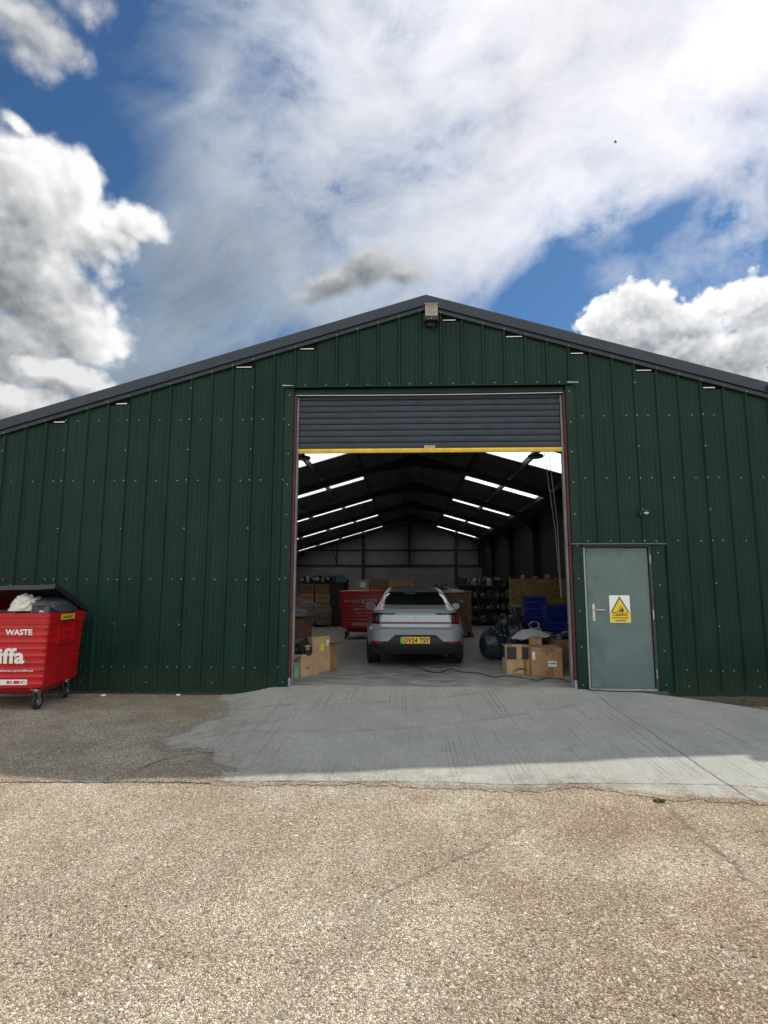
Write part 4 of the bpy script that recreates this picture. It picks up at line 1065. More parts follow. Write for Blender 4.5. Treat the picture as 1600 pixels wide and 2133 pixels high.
for x0, x1, m_ in ((.20,.235,0),(.245,.262,0),(.285,.36,0)): q.box(x0, x1, yy(.36)-.001, yy(.36)+.0005, .352, .388)
q.build('sticker_marks', mat('sticker_red', (.50,.02,.03), .5), pl)
q = MB(); q.lathe([(.012,-.0005),(.016,-.0005),(.016,.0005),(.012,.0005)], (.415, yy(.37), .370), 16, 'y'); q.box(.375,.392,yy(.36)-.0008,yy(.36)+.0002,.358,.382); q.build('sticker_marks', M_INK, pl)
# yellow sticker on the end
q = MB(); q.box(.706,.7105,-.24,.12,1.175-.04,1.225-.0); tag(q.build('sticker', mat('yellow_sticker', (.72,.50,.03), .45), B1), 'yellow warning sticker')
q = MB(); q.box(.7100,.7115,-.24,.12,1.135,1.146); q.build('sticker_marks', M_INK, B1.children[-1])
text('print', 'DANGER !', .048, M_INK, (.7118,-.06,1.165), (R(90),0,R(90)), B1, sx=1.1)
# lid: hinged at the back, propped up by the load
q = MB(); prof = [(.505,1.262),(.30,1.345),(.05,1.445),(-.20,1.540),(-.40,1.612),(-.455,1.622),(-.475,1.600),(-.480,1.565)]
outer = [(y, z) for y, z in prof]; inner = [(y+.004, z-.020) for y, z in prof[:-2]] + [(prof[-2][0]+.020, prof[-2][1]-.01), (prof[-1][0]+.020, prof[-1][1])]
n = len(prof)
for xa, xb in ((-.72, .72),):
    nx = 16; vs = []
    for i in range(nx+1):
        x = xa+(xb-xa)*i/nx; sag = -.016*math.cos(x*3.2)+.006*math.sin(x*9)
        vs += [(x, y, z+sag*(1 if z > 1.3 else .2)) for y, z in outer+inner[::-1]]
    m2 = 2*n
    q.add(vs, [(i*m2+k, i*m2+(k+1) % m2, (i+1)*m2+(k+1) % m2, (i+1)*m2+k) for i in range(nx) for k in range(m2)] + [tuple(range(m2))[::-1], tuple(range(nx*m2, nx*m2+m2))])
for sx in (-1, 1):   # side lips hanging from the lid
    v_ = [(y, z) for y, z in prof[:6]]
    low = [(.49,1.215),(.28,1.285),(.03,1.385),(-.21,1.48),(-.40,1.555),(-.45,1.575)]
    q.prism(v_+low[::-1], 'x', sx*.715-.006, sx*.715+.006)
for x in (-.4,.1,.5): q.beam((x,.45,1.295),(x,-.40,1.622),.03,.012)
q.build('lid', M_LID, B1, smooth=True, angle=30)
MB().cyl((-.70,.52,1.255), (.70,.52,1.255), .018, n=10).build('hinge_bar', M_LID, B1, smooth=True)
# what is in it
L = thing('rubble_sack', 'crumpled off-white woven sack lying on top of the rubbish in the red bin', 'sack', (*on_bin(.35,-.285), YARD+1.26))
M_SACK = mat('white_woven_sack', (.66,.65,.60), .8, var=(5,.12), bump=(12,.02))
q = MB(); crumple(q, (-.03,.0,.04), (.22,.20,.17), 3, .55, 2.6, 5, flat=-.02, fold=.16)
q.build('sack_body', M_SACK, L, smooth=True, angle=70)
L = thing('bin_bag', 'black bin liner draped over the right end of the red bin under its lid', 'bag', (*on_bin(.47,-.02), YARD+1.22))
q = MB(); crumple(q, (.0,.0,.05), (.22,.42,.20), 12, .35, 2.0, 5, flat=-.03); crumple(q, (.175,-.38,.02), (.05,.05,.11), 14, .5, 2.2, 3); crumple(q, (-.25,.1,.02), (.3,.35,.17), 15, .3, 2.0, 4, flat=-.03)
q.build('film', mat('slate_bin_liner', (.045,.058,.072), .33, var=(4,.3), bump=(10,.02)), L, smooth=True, angle=80)
L = thing('bin_bag', 'small shiny black bag at the front of the red bin beside the white sack', 'bag', (*on_bin(.47,-.375), YARD+1.24))
crumple(q := MB(), (0,0,.03), (.11,.09,.08), 22, .5, 2.5, 4, flat=-.02); q.build('film', M_BAG, L, smooth=True, angle=70)
tag(crumple(q := MB(), (*on_bin(.565,-.425), YARD+1.268), (.055,.035,.022), 31, .5, 2.5, 3).build('wrapper', mat('pink_wrapper', (.62,.40,.42), .5)), 'pinkish white wrapper poking over the front rim of the outdoor red bin', 'wrapper')
# pair of small litter stones by the wall
for i, (x, y, s, lb) in enumerate(((-4.02,-.18,.028,'flattened pale scrap on the ground by the red bin wheel'), (-2.93,-.12,.024,'small pale stone at the foot of the green wall'))):
    tag(crumple(q := MB(), (x, y, YARD+.014), (s*1.4, s, s*.6), 40+i, .3, 2, 2).build('litter' if i == 0 else 'stone', M_PAPER, smooth=True), lb, 'litter' if i == 0 else 'stone')

B2 = waste_bin('closed red waste bin inside the shed behind the left of the car', (-.70, 7.42, 0), R(1.5), 'red four wheeled waste bins')
M_FADE = mat('faded_white_decal', (.40,.40,.41), .5)
bin_print(B2, [('print','DRY MIXED',.085,-.36,1.005,M_FADE,'CENTER',1.0,.002), ('print','biffa',.19,.20,1.0,M_FADE,'CENTER',.95,.006),
    ('print','DIRECT',.075,-.19,.79,M_FADE,'CENTER',.9,.002), ('print','MIX',.075,-.19,.68,M_FADE,'CENTER',.9,.002), ('print','CUT',.075,.22,.68,M_FADE,'CENTER',.9,.002), ('print','recycling, log in online',.04,-.05,.52,M_FADE,'CENTER',1.0,.001)])
plate(B2, 'sticker', -.36, .12, .385, .440, M_FADE)
plate(B2, 'sticker', -.10, .00, 1.0-.03, 1.0+.07, M_FADE)
q = MB(); loft(q, [rrect(.71,-.515,.505,.04,1.235), rrect(.715,-.52,.51,.04,1.30), rrect(.70,-.50,.49,.05,1.315), rrect(.40,-.3,.3,.05,1.335)]); q.build('lid', M_RED, B2, smooth=True, angle=35)

# ---------------------------------------------------------------- fixtures on the wall
L = thing('caution_sign', 'white and yellow fork lift caution sign screwed to the grey side door', 'sign', (3.591,-.0015,1.147))
q = MB(); q.box(-.150,.150,-.002,.0015,-.199,.199); q.build('board', mat('sign_white', (.80,.82,.82), .4), L, bevel=.0015)
M_SY = mat('sign_yellow', (.78,.56,.02), .4)
q = MB(); q.box(-.143,.143,-.0035,-.0022,-.192,-.052); q.build('yellow_panel', M_SY, L)
def tri(s, cx, cz): h_ = s*math.sqrt(3)/2; return [(cx-s/2, cz-h_/3), (cx+s/2, cz-h_/3), (cx, cz+2*h_/3)]
q = MB(); q.prism(tri(.285,0,.022), 'y', -.0033, -.0022); q.build('warning_triangle', M_INK, L)
q = MB(); q.prism(tri(.232,0,.020), 'y', -.0042, -.0034); q.build('warning_triangle', M_SY, L)
q = MB(); Y0, Y1 = -.0052, -.0043
def ipr(poly): q.prism([(x*1.0+.005, z-.012) for x, z in poly], 'y', Y0, Y1)
ipr([(-.012,-.018),(.045,-.018),(.045,.014),(.020,.016),(.012,-.002),(-.012,-.002)])          # chassis and weight
ipr([(-.018,.045),(-.013,.047),(-.006,-.016),(-.012,-.016)]); ipr([(-.018,.041),(.024,.048),(.024,.053),(-.018,.048)]); ipr([(.020,.05),(.026,.05),(.040,.012),(.034,.012)])
ipr([(-.028,.02),(-.024,.02),(-.020,-.024),(-.024,-.024)]); ipr([(-.060,-.026),(-.022,-.026),(-.022,-.021),(-.060,-.023)]); ipr([(.000,.006),(.014,.006),(.018,.028),(.006,.030)])
for cx in (-.004,.034): ipr([(cx+.012*math.cos(a), -.022+.012*math.sin(a)) for a in (k*math.pi/5 for k in range(10))])
q.build('truck_symbol', M_INK, L)
text('print', 'Caution', .066, M_INK, (0,-.0042,-.098), parent=L, sx=1.0, bold=.0012)
text('print', 'Fork lift trucks', .036, M_INK, (0,-.0042,-.138), parent=L, sx=1.05, bold=.0004)
text('print', 'operating', .036, M_INK, (0,-.0042,-.176), parent=L, sx=1.05, bold=.0004)

L = thing('floodlight', 'square black floodlight with clear lens mounted under the roof peak', 'light', (.845,-.10,5.772)); L.scale = (.76,.9,.80)
q = MB(); loft(q, [rrect(.135,-.02,.02,.012,0)]) if False else None
q.prism([(-.085,.150),(.03,.130),(.045,-.12),(-.035,-.165),(-.075,-.165)], 'x', -.132, .132); q.build('housing', M_BLACKP, L, bevel=.006)
M_LENS = mat('floodlight_reflector', (.27,.24,.19), .30, metal=.2, var=(9,.25))
a = .118; b_ = .062
q = MB()
def fp(x, z, d): return (x, -.0855+(-.0105)*(0)-(.0) + d + (.010*(.15-z)/.3), z)
o4 = [(-a,.135),(a,.135),(a,-.075),(-a,-.075)]; i4 = [(-b_,.110),(b_,.110),(b_,-.025),(-b_,-.025)]
q.add([fp(x,z,-.004) for x,z in o4]+[fp(x,z,-.0025+.0) for x,z in i4], [(0,1,5,4),(1,2,6,5),(2,3,7,6),(3,0,4,7),(4,5,6,7)])
lens = q.build('lens', M_LENS, L, recalc=False)
q = MB()
for (x0,z0),(x1,z1) in zip(o4+[o4[3]], o4[1:]+[o4[0]]): q.beam(fp(x0,z0,-.007), fp(x1,z1,-.007), .010, .010)
for (x0,z0),(x1,z1) in zip(o4, i4): q.beam(fp(x0,z0,-.006), fp(x1,z1,-.005), .009, .006)
q.build('lens_rim', mat('pale_lens_rim', (.60,.58,.50), .35), lens)
q = MB(); q.box(-.14,.14,-.115,-.07,.150,.160); q.build('visor', M_GALV, L)
q = MB(); q.box(-.15,-.138,-.05,.07,-.18,-.02); q.box(.138,.15,-.05,.07,-.18,-.02); q.box(-.15,.15,.045,.07,-.20,-.17); q.box(-.08,.08,.02,.06,-.235,-.15); q.build('bracket', M_BLACKP, L, bevel=.003)
q = MB(); q.cyl((0,-.086,-.135),(0,-.080,-.135),.010,n=10); q.build('clamp_screw', M_ZINC, L)
q = MB(); q.tube([(.02,.04,-.22),(.05,.0,-.27),(.03,.0,-.34),(-.02,.03,-.37),(-.035,.05,-.32),(.01,.05,-.28),(.06,.06,-.26)], .006, 6); q.build('cable', M_BLACKP, L, smooth=True)

L = thing('motion_sensor', 'small black motion sensor with a pale dome above the side door', 'sensor', (3.985,-.06,2.575))
q = MB(); q.box(-.045,-.005,-.01,.030,-.045,.03); q.cyl((-.02,-.02,.012),(.03,-.02,.012),.018,n=10); q.build('bracket', M_BLACKP, L, bevel=.004)
q = MB(); q.lathe([(.0,.030),(.035,.024),(.042,.0),(.040,-.012)], (.035,-.03,.012), 16); q.build('housing', M_BLACKP, L, smooth=True)
q = MB(); q.lathe([(.038,-.012),(.034,-.028),(.020,-.040),(.0,-.044)], (.035,-.034,.012), 16); q.build('sensor_lens', mat('pale_sensor_lens', (.70,.72,.70), .3), L, smooth=True)

# ---------------------------------------------------------------- parked car
CARY = 1.66
car = thing('parked_car', 'silver blue fastback car parked inside the open door with its tail to the viewer', 'car', (.60, CARY, 0))
M_CAR = mat('silver_blue_car_paint', (.31,.365,.405), .26, metal=.30, coat=.7)
M_GLASSD = mat('tinted_car_glass', (.010,.014,.016), .06, spec=.6, coat=.3)
M_TRIM = mat('black_car_trim', (.014,.016,.019), .38, var=(5,.2))
M_LAMPD = mat('dark_tail_lens', (.018,.003,.005), .12, coat=.5)
M_LAMPR = mat('red_tail_lens', (.30,.012,.015), .15, coat=.6)
SLC = [(.25,.80,.14,4.45,7),(.30,.85,.07,4.52,7),(.38,.895,.025,4.56,7),(.46,.915,.005,4.58,7),(.58,.925,.0,4.60,7),(.66,.930,-.012,4.59,7),(.70,.930,-.016,4.57,7),(.715,.925,.004,4.55,7),
       (.78,.915,.045,4.45,7),(.84,.895,.055,4.30,7),(.90,.870,.070,4.05,7),(.96,.840,.075,3.75,7),(1.0,.812,.070,3.55,7),(1.035,.785,.052,3.42,7),(1.055,.765,.066,3.36,6.5),(1.08,.745,.14,3.30,6),
       (1.12,.722,.30,3.18,5.5),(1.18,.690,.50,3.02,5),(1.24,.660,.71,2.88,5),(1.30,.630,.93,2.74,5),(1.35,.602,1.13,2.60,4.5),(1.39,.570,1.34,2.46,4.2),(1.42,.53,1.52,2.32,4),(1.445,.46,1.70,2.20,3.5),(1.458,.35,1.82,2.10,3),(1.463,.18,1.92,2.0,2.5)]
def slc(z):
    if z <= SLC[0][0]: return SLC[0][1:]
    for a, b in zip(SLC, SLC[1:]):
        if z <= b[0]:
            t = (z-a[0])/(b[0]-a[0]); return tuple(a[i]+(b[i]-a[i])*t for i in range(1, 5))
    return SLC[-1][1:]
def rear_y(x, z):
    w, yr, yf, n = slc(z); hy = (yf-yr)/2; yc = (yf+yr)/2; u = min(.9995, abs(x)/w)
    return yc-hy*(1-u**n)**(1/n)
def ring(z, N_=72):
    w, yr, yf, n = slc(z); hy = (yf-yr)/2; yc = (yf+yr)/2; out = []
    for k in range(N_):
        t = 2*math.pi*(k+.5)/N_; c, s = math.cos(t), math.sin(t)
        # even spacing along the flat ends: use x spaced by angle, y from the curve
        x = math.copysign(abs(c)**(2/n), c)*w; y = math.copysign(abs(s)**(2/n), s)*hy+yc
        out.append((x, y, z))
    return out
zs_ = sorted(set([s_[0] for s_ in SLC]+[.42,.50,.54,.62,.87,.93,.98,1.15,1.21,1.27,1.325,1.37,1.405,1.432]))
q = MB(); loft(q, [ring(z) for z in zs_])
nR = 72
for i, f in enumerate(q.f[:-2]):
    zz = zs_[i//nR]; q.mi[i] = 1 if zz < .40 else 0
q.mi[-2] = 1
q.build('body', [M_CAR, M_TRIM], car, smooth=True, angle=28)
def rpatch(name, zs, xl, xr, m, off=.005, nx=24, parent=None, lab=None):
    q = MB(); n = nx+1
    for lift in (off, -.02):
        q.v += [(xl(z)+(xr(z)-xl(z))*i/nx, rear_y(xl(z)+(xr(z)-xl(z))*i/nx, z)-lift, z) for z in zs for i in range(n)]
    k = n*len(zs)
    for j in range(len(zs)-1):
        for i in range(nx): q.f.append((j*n+i, j*n+i+1, (j+1)*n+i+1, (j+1)*n+i))
    rim = list(range(n)) + [j*n+nx for j in range(1, len(zs))] + [(len(zs)-1)*n+i for i in range(nx-1, -1, -1)] + [j*n for j in range(len(zs)-2, 0, -1)]
    q.f += [(rim[i], rim[(i+1) % len(rim)], k+rim[(i+1) % len(rim)], k+rim[i]) for i in range(len(rim))]
    q.mi = [0]*len(q.f)
    o = q.build(name, m, parent or car, smooth=True, angle=40)
    return tag(o, lab)
def fr(a, b, n): return [a+(b-a)*i/n for i in range(n+1)]
gw = rpatch('rear_window', fr(1.125,1.352,8), lambda z: -(.645-.42*(z-1.125)), lambda z: .645-.42*(z-1.125), M_GLASSD, .006)
q = MB(); q.box(-.20,.02,1.02,1.03,1.322,1.332); q.build('stop_lamp', mat('high_stop_lamp', (.10,.10,.11), .3), gw)
for s_ in (-1, 1):
    q = MB()
    # side glass from b pillar to rear quarter
    for a, b in ((.85,1.75),(1.80,2.80)):
        rows = []
        for z in fr(1.10,1.40,5):
            w, yr, yf, n = slc(z); hy, yc = (yf-yr)/2, (yf+yr)/2; row = []
            for y in fr(max(a, yr+.35), min(b, yf-.25), 10):
                u = abs(y-yc)/hy; row.append((s_*(w*(1-u**n)**(1/n)+.005), y, z))
            rows.append(row)
        k = len(q.v); q.add([p for r_ in rows for p in r_], [(j*11+i, j*11+i+1, (j+1)*11+i+1, (j+1)*11+i) for j in range(5) for i in range(10)])
    q.build('side_window', M_GLASSD, car, smooth=True, recalc=False)
    lo = lambda z: .655 if z < 2 else 0
    sg = (lambda f, g_, s_=s_: (f, g_) if s_ > 0 else ((lambda z: -g_(z)), (lambda z: -f(z))))
    f_, g_ = sg(lambda z: .655+.02*(z-.8), lambda z: .805-.10*max(0, z-.90))
    lamp = rpatch('tail_lamp', fr(.795,.985,6), f_, g_, M_LAMPD, .007, 10)
    f_, g_ = sg(lambda z: .740, lambda z: .792-.10*max(0, z-.90)); rpatch('red_lens', fr(.825,.965,4), f_, g_, M_LAMPR, .010, 5, lamp)
    f_, g_ = sg(lambda z: .672, lambda z: .722); rpatch('reflector', fr(.83,.95,4), f_, g_, mat('smoked_lens', (.07,.065,.075), .2, coat=.5), .010, 4, lamp)
    f_, g_ = sg(lambda z: .40-(z-.958)*2.4, lambda z: .66); rpatch('lamp_blade', fr(.958,.985,2), f_, g_, M_LAMPD, .007, 10, lamp)
    f_, g_ = sg(lambda z: .60+.2*(.49-z), lambda z: .80); rpatch('rear_reflector', fr(.452,.490,2), f_, g_, M_LAMPR, .012, 6)
    f_, g_ = sg(lambda z: .676, lambda z: .680); rpatch('tailgate_seam', fr(.715,.80,3), f_, g_, M_TRIM, .0015, 1)
rpatch('light_bar', fr(.795,.832,3), lambda z: -.66, lambda z: .66, M_LAMPD, .008, 30)
rpatch('red_light_strip', fr(.803,.815,1), lambda z: -.64, lambda z: .64, mat('dim_red_strip', (.20,.012,.016), .2, coat=.5), .0095, 30)
rpatch('tailgate_seam', fr(.708,.714,1), lambda z: -.68, lambda z: .68, M_TRIM, .0015, 24)
rpatch('tailgate_badge', fr(.865,.915,2), lambda z: -.008*(1-abs(z-.89)/.026)-.003, lambda z: .008*(1-abs(z-.89)/.026)+.003, mat('pale_badge', (.25,.29,.32), .4), .003, 2)
bump = rpatch('lower_bumper', fr(.26,.49,5), lambda z: -.86-.0*z, lambda z: .86, M_TRIM, .006, 36)
rpatch('plate_recess', fr(.488,.605,4), lambda z: -(.50-1.15*(z-.488)), lambda z: .50-1.15*(z-.488), M_TRIM, .007, 16)
# body colour comes down outside the dark bumper
for s_ in (-1, 1):
    f_, g_ = (lambda z: .815, lambda z: .905) if s_ > 0 else (lambda z: -.905, lambda z: -.815)
    rpatch('bumper_corner', fr(.42,.50,3), f_, g_, M_CAR, .010, 6)
q = MB(); q.box(-.275,.255,-.024,-.018,.456,.570); plt = q.build('number_plate', mat('plate_yellow', (.80,.53,.07), .35), car, bevel=.002)
q = MB(); q.box(-.275,-.234,-.0256,-.0242,.456,.570); q.build('green_band', mat('plate_green', (.02,.33,.16), .35), plt)
text('print', 'OV24 TSY', .112, M_INK, (.012,-.0256,.4735), parent=plt, sx=.90, bold=.0034, space=1.06)
q = MB(); q.cyl((-.60,1.75,1.47),(.0,0,0),.001) if False else None
q.prism([(1.78,1.452),(1.95,1.458),(1.93,1.50),(1.88,1.515)], 'x', -.045, -.005); q.build('roof_aerial', M_CAR, car, bevel=.006)
# wheels
for x in (-.795, .795):
    for y in (.92, 3.66):
        sg_ = 1 if x > 0 else -1
        q = MB(); tread = []
        w2 = .122
        prof = [(.235,-w2+.01),(.30,-w2),(.333,-w2+.012),(.345,-w2+.03)]
        for g0 in (-.066,-.024,.018,.060): prof += [(.3455,g0-.006),(.334,g0-.003),(.334,g0+.007),(.3455,g0+.010)]
        prof += [(.345,w2-.03),(.333,w2-.012),(.30,w2),(.235,w2-.01)]
        q.lathe(prof, (x, y, .345), 40, 'x'); wh = q.build('wheel', M_RUBBER, car, smooth=True, angle=30)
        r_ = MB(); r_.lathe([(.24,-.06),(.235,.07*sg_),(.225,.09*sg_),(.05,.085*sg_),(.0,.095*sg_)], (x, y, .345), 30, 'x')
        for k in range(5):
            a = k*2*math.pi/5; r_.beam((x+sg_*.10, y+.04*math.cos(a), .345+.04*math.sin(a)), (x+sg_*.105, y+.225*math.cos(a), .345+.225*math.sin(a)), .04, .02, (1,0,0))
        r_.build('rim', M_GALV, wh, smooth=True, angle=30)
    # door mirrors
for s_ in (-1, 1):
    q = MB(); loft(q, [[(s_*(1.0)+.115*k_*math.cos(a)*(1 if math.cos(a)*s_ > 0 else 1.1), 3.10+dy, .985+.085*k_*math.sin(a)+.012*math.cos(a)*s_) for a in (2*math.pi*i/16 for i in range(16))] for dy, k_ in ((0,.97),(.02,1.0),(.06,.95),(.11,.7),(.13,.35))])
    mir = q.build('door_mirror', M_TRIM if s_ > 0 else mat('pale_mirror_shell', (.55,.60,.64), .35, coat=.5), car, smooth=True, angle=50)
    q = MB(); loft(q, [[(s_*(1.0)+.102*math.cos(a), 3.10+dy, .985+.073*math.sin(a)+.012*math.cos(a)*s_) for a in (2*math.pi*i/16 for i in range(16))] for dy in (-.004,.002)])
    q.build('mirror_glass', mat('mirror_blue_reflection', (.30,.42,.48), .25, metal=.3) if s_ > 0 else M_GLASSD, mir)  # bluish reflection painted into the right mirror glass
    MB().beam((s_*.78,3.16,.93), (s_*.93,3.15,.955), .05, .045).build('mirror_arm', M_TRIM, mir)
# sticker inside the rear glass
rpatch('window_sticker', fr(1.13,1.185,2), lambda z: -.655, lambda z: -.575, M_DECAL, .008, 3)

# ---------------------------------------------------------------- cartons
def carton(name, label, loc, rz, size, m=None, tape=True, cat='box', group=None, open_top=False, labels=(), seam=True, tape_m=None, flaps=(), tilt=None):
    w, d, h = size; m = m or M_KRAFT
    t = thing(name, label, cat, loc, rz, group)
    if tilt: t.rotation_euler = (tilt[0], tilt[1], rz)
    q = MB()
    if open_top:
        th = .006
        for a in ((-w/2, w/2, -d/2, -d/2+th, 0, h), (-w/2, w/2, d/2-th, d/2, 0, h), (-w/2, -w/2+th, -d/2+th, d/2-th, 0, h), (w/2-th, w/2, -d/2+th, d/2-th, 0, h), (-w/2+th, w/2-th, -d/2+th, d/2-th, 0, th)): q.box(*a)
        q.build('walls', m, t, bevel=.0015)
    else:
        nx = 6; q.box(-w/2, w/2, -d/2, d/2, 0, h)
        q.build('carton_body', m, t, bevel=.004)
        q = MB(); q.box(-w/2+.004, w/2-.004, -.0015, .0015, h-.001, h+.0012); q.build('top_seam', M_KRAFT3, t)
    if tape and not open_top:
        for bx_ in ((-.03, .03, -d/2-.0012, -d/2, 0, h*.22), (-.03, .03, -d/2-.0012, -d/2, h*.74, h), (-.03, .03, -d/2, d/2, h+.0012, h+.0024)): MB().box(*bx_).build('tape', tape_m or M_TAPE, t)
    for (x0, x1, z0, z1, mm) in labels:
        q = MB(); q.box(x0, x1, -d/2-.0026, -d/2-.0013, z0, z1); q.build('paper_label', mm, t)
    for side, ang, L in flaps:
        # side: which rim edge carries the flap; ang from vertical outward
        a = R(ang); c, s = math.cos(a)*L, math.sin(a)*L; q = MB()
        if side == 'f': p = [(-w/2,-d/2,h),(w/2,-d/2,h),(w/2-.02,-d/2-s,h+c),(-w/2+.02,-d/2-s,h+c)]
        elif side == 'b': p = [(w/2,d/2,h),(-w/2,d/2,h),(-w/2+.02,d/2+s,h+c),(w/2-.02,d/2+s,h+c)]
        elif side == 'r': p = [(w/2,-d/2,h),(w/2,d/2,h),(w/2+s,d/2-.02,h+c),(w/2+s,-d/2+.02,h+c)]
        else: p = [(-w/2,d/2,h),(-w/2,-d/2,h),(-w/2-s,-d/2+.02,h+c),(-w/2-s,d/2-.02,h+c)]
        n_ = (Vector(p[1])-Vector(p[0])).cross(Vector(p[2])-Vector(p[1])).normalized()*.004
        q.add(p+[tuple(Vector(x)+n_) for x in p], [(0,1,2,3),(7,6,5,4),(0,4,5,1),(1,5,6,2),(2,6,7,3),(3,7,4,0)]); q.build('flap', m, t)
    return t
def smile(parent, cx, cz, w, y, m=M_INK, face='f', flip=1):
    """curved arrow printed on a face"""
    q = MB(); vs = []; n = 16
    for i in range(n+1):
        t = i/n; x = cx+(t-.5)*w; z = cz+flip*(.16*w*((2*t-1)**2)-.0); th = .030*w*(.35+1.2*math.sin(math.pi*min(1, t*1.05)))
        vs += [(x, y, z-th), (x, y, z+th)]
    q.add(vs, [(2*i, 2*i+2, 2*i+3, 2*i+1) for i in range(n)])
    x = cx-.5*w; z = cz+flip*.16*w
    q.add([(x-.01*w, y, z+.02*w), (x+.16*w, y, z+.06*w), (x+.155*w, y, z+.02*w), (x+.035*w, y, z-.0*w), (x+.05*w, y, z-.14*w), (x+.01*w, y, z-.12*w)], [(0,3,2,1),(0,5,4,3)])
    return q.build('printed_arrow', m, parent, recalc=False)

# right of the doorway
GR = 'cartons stacked just inside the right of the doorway'
t = carton('cardboard_box', 'large brown carton with white address label, rightmost in front of the door stack', (2.765,1.27,0), R(-3), (.50,.50,.465), M_KRAFT, labels=((.02,.155,.16,.255,M_PAPER),(-.235,-.19,.27,.40,M_PAPER)), group=GR)
q = MB(); q.box(.03,.145,-.2535,-.2528,.205,.222); q.build('label_print', mat('blue_ink', (.05,.14,.32), .5), t)
q = MB(); q.box(-.035,.035,-.2530,-.2515,.0,.465) if False else q.box(-.10,.12,-.2530,-.2516,.395,.455); q.build('tape', M_TAPE, t)
q = MB(); q.box(.02,.10,-.2530,-.2516,.0,.16); q.build('tape', M_TAPE, t)
t = carton('cardboard_box', 'pale carton printed with a curved arrow under the black banded box', (2.35,1.46,0), R(2), (.44,.36,.235), M_KRAFT2, group=GR, tape=False)
smile(t, .02, .085, .26, -.1830, flip=-1)
q = MB(); q.box(.06,.12,-.1815,-.1802,0,.235); q.build('tape', M_TAPE, t)
t = carton('cardboard_box', 'shallow carton with wide black bands lying on the curved arrow carton', (2.34,1.50,.238), R(-1), (.42,.34,.215), M_KRAFT2, group=GR, tape=False)
q = MB(); M_BB = mat('black_print', (.03,.028,.027), .5)
for bx_ in ((-.19,-.02,-.1735,-.1702,.0,.205), (.07,.208,-.1735,-.1702,.0,.205), (-.2135,-.2102,-.15,.15,.01,.205)): MB().box(*bx_).build('black_band', M_BB, t)
q = MB(); q.box(-.05,.10,-.10,.05,.2155,.2175); q.build('paper_label', M_PAPER, t)
t = carton('cardboard_box', 'small brown carton standing on top of the large labelled carton', (2.665,1.42,.470), R(4), (.18,.16,.13), M_KRAFT, group=GR)
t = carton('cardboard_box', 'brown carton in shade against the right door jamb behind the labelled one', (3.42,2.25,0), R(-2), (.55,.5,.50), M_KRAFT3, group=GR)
q = MB(); crumple(q, (3.42,2.2,.56), (.13,.1,.07), 60, .5, 2.5, 3); crumple(q, (3.28,2.15,.53), (.1,.1,.05), 62, .5, 2.5, 3)
tag(q.build('tangled_cables', M_BLACKP, smooth=True, angle=60), 'tangle of black cables on the shaded carton at the right jamb', 'cables')
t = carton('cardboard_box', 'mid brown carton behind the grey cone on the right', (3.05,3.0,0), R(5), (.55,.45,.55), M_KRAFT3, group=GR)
# grey cone-shaped umbrella / light tent
L = thing('light_reflector', 'pale grey cloth cone like a folded light tent lying on the bags and boxes', 'reflector', (2.82,2.45,.50))
q = MB(); n = 26; vs = [(0.02,0,.16)]
for k in range(n):
    a = 2*math.pi*k/n; f = 1+.05*math.sin(5*a)+.03*math.sin(11*a); vs.append((.17*f*math.cos(a), .15*f*math.sin(a), .100+.028*math.sin(7*a)+.014*math.sin(11*a)))
for k in range(n):
    a = 2*math.pi*k/n; f = 1+.04*math.sin(3*a+1); vs.append((.37*f*math.cos(a), .34*f*math.sin(a), .0+.022*math.sin(9*a)+.03*math.cos(a)))
q.add(vs, [(0, 1+k, 1+(k+1) % n) for k in range(n)]+[(1+k, 1+n+k, 1+n+(k+1) % n, 1+(k+1) % n) for k in range(n)])
q.build('cloth', mat('pale_grey_cloth', (.50,.52,.54), .6, var=(4,.12), bump=(8,.01)), L, smooth=True, angle=40)
q = MB(); q.tube([(.37*math.cos(2*math.pi*k/24), .34*math.sin(2*math.pi*k/24), .03*math.cos(2*math.pi*k/24)-.004) for k in range(25)], .008, 5); q.build('rim_wire', M_BLACKP, L, smooth=True)
# bags
GB = 'black refuse bags inside the right of the doorway'
def bag(label, loc, rad, seed, m=None, g_=GB, knot=True):
    L = thing('refuse_bag', label, 'bag', loc, 0, g_)
    q = MB(); crumple(q, (0,0,rad[2]*.9), rad, seed, .28, 1.7, 5, flat=-rad[2]*.88, taper=.30, fold=.055, pleat=.035); q.build('film', m or M_BAG, L, smooth=True, angle=80)
    if knot: q = MB(); crumple(q, (0,0,rad[2]*1.82), (.05,.05,.06), seed+1, .5, 3, 3); q.build('knot', m or M_BAG, L, smooth=True, angle=80)
M_BAGB = mat('navy_bin_bag', (.020,.034,.052), .30, var=(5,.35), bump=(14,.014))
bag('full navy black bin bag standing in front, beside the car', (2.22,3.15,0), (.30,.28,.33), 71, M_BAGB, knot=False)
bag('black bag heaped highest, in front of the tall blue tool chest', (2.82,3.95,0), (.34,.32,.46), 73)
bag('dark bag squeezed between the front bag and the banded carton', (2.58,2.62,0), (.26,.26,.29), 75, M_BAGB)
bag('black bag sagging under the grey cloth cone', (2.95,2.62,0), (.30,.26,.27), 77)
bag('rear black bag half hidden behind the front navy bag', (2.45,3.75,0), (.26,.24,.36), 79)
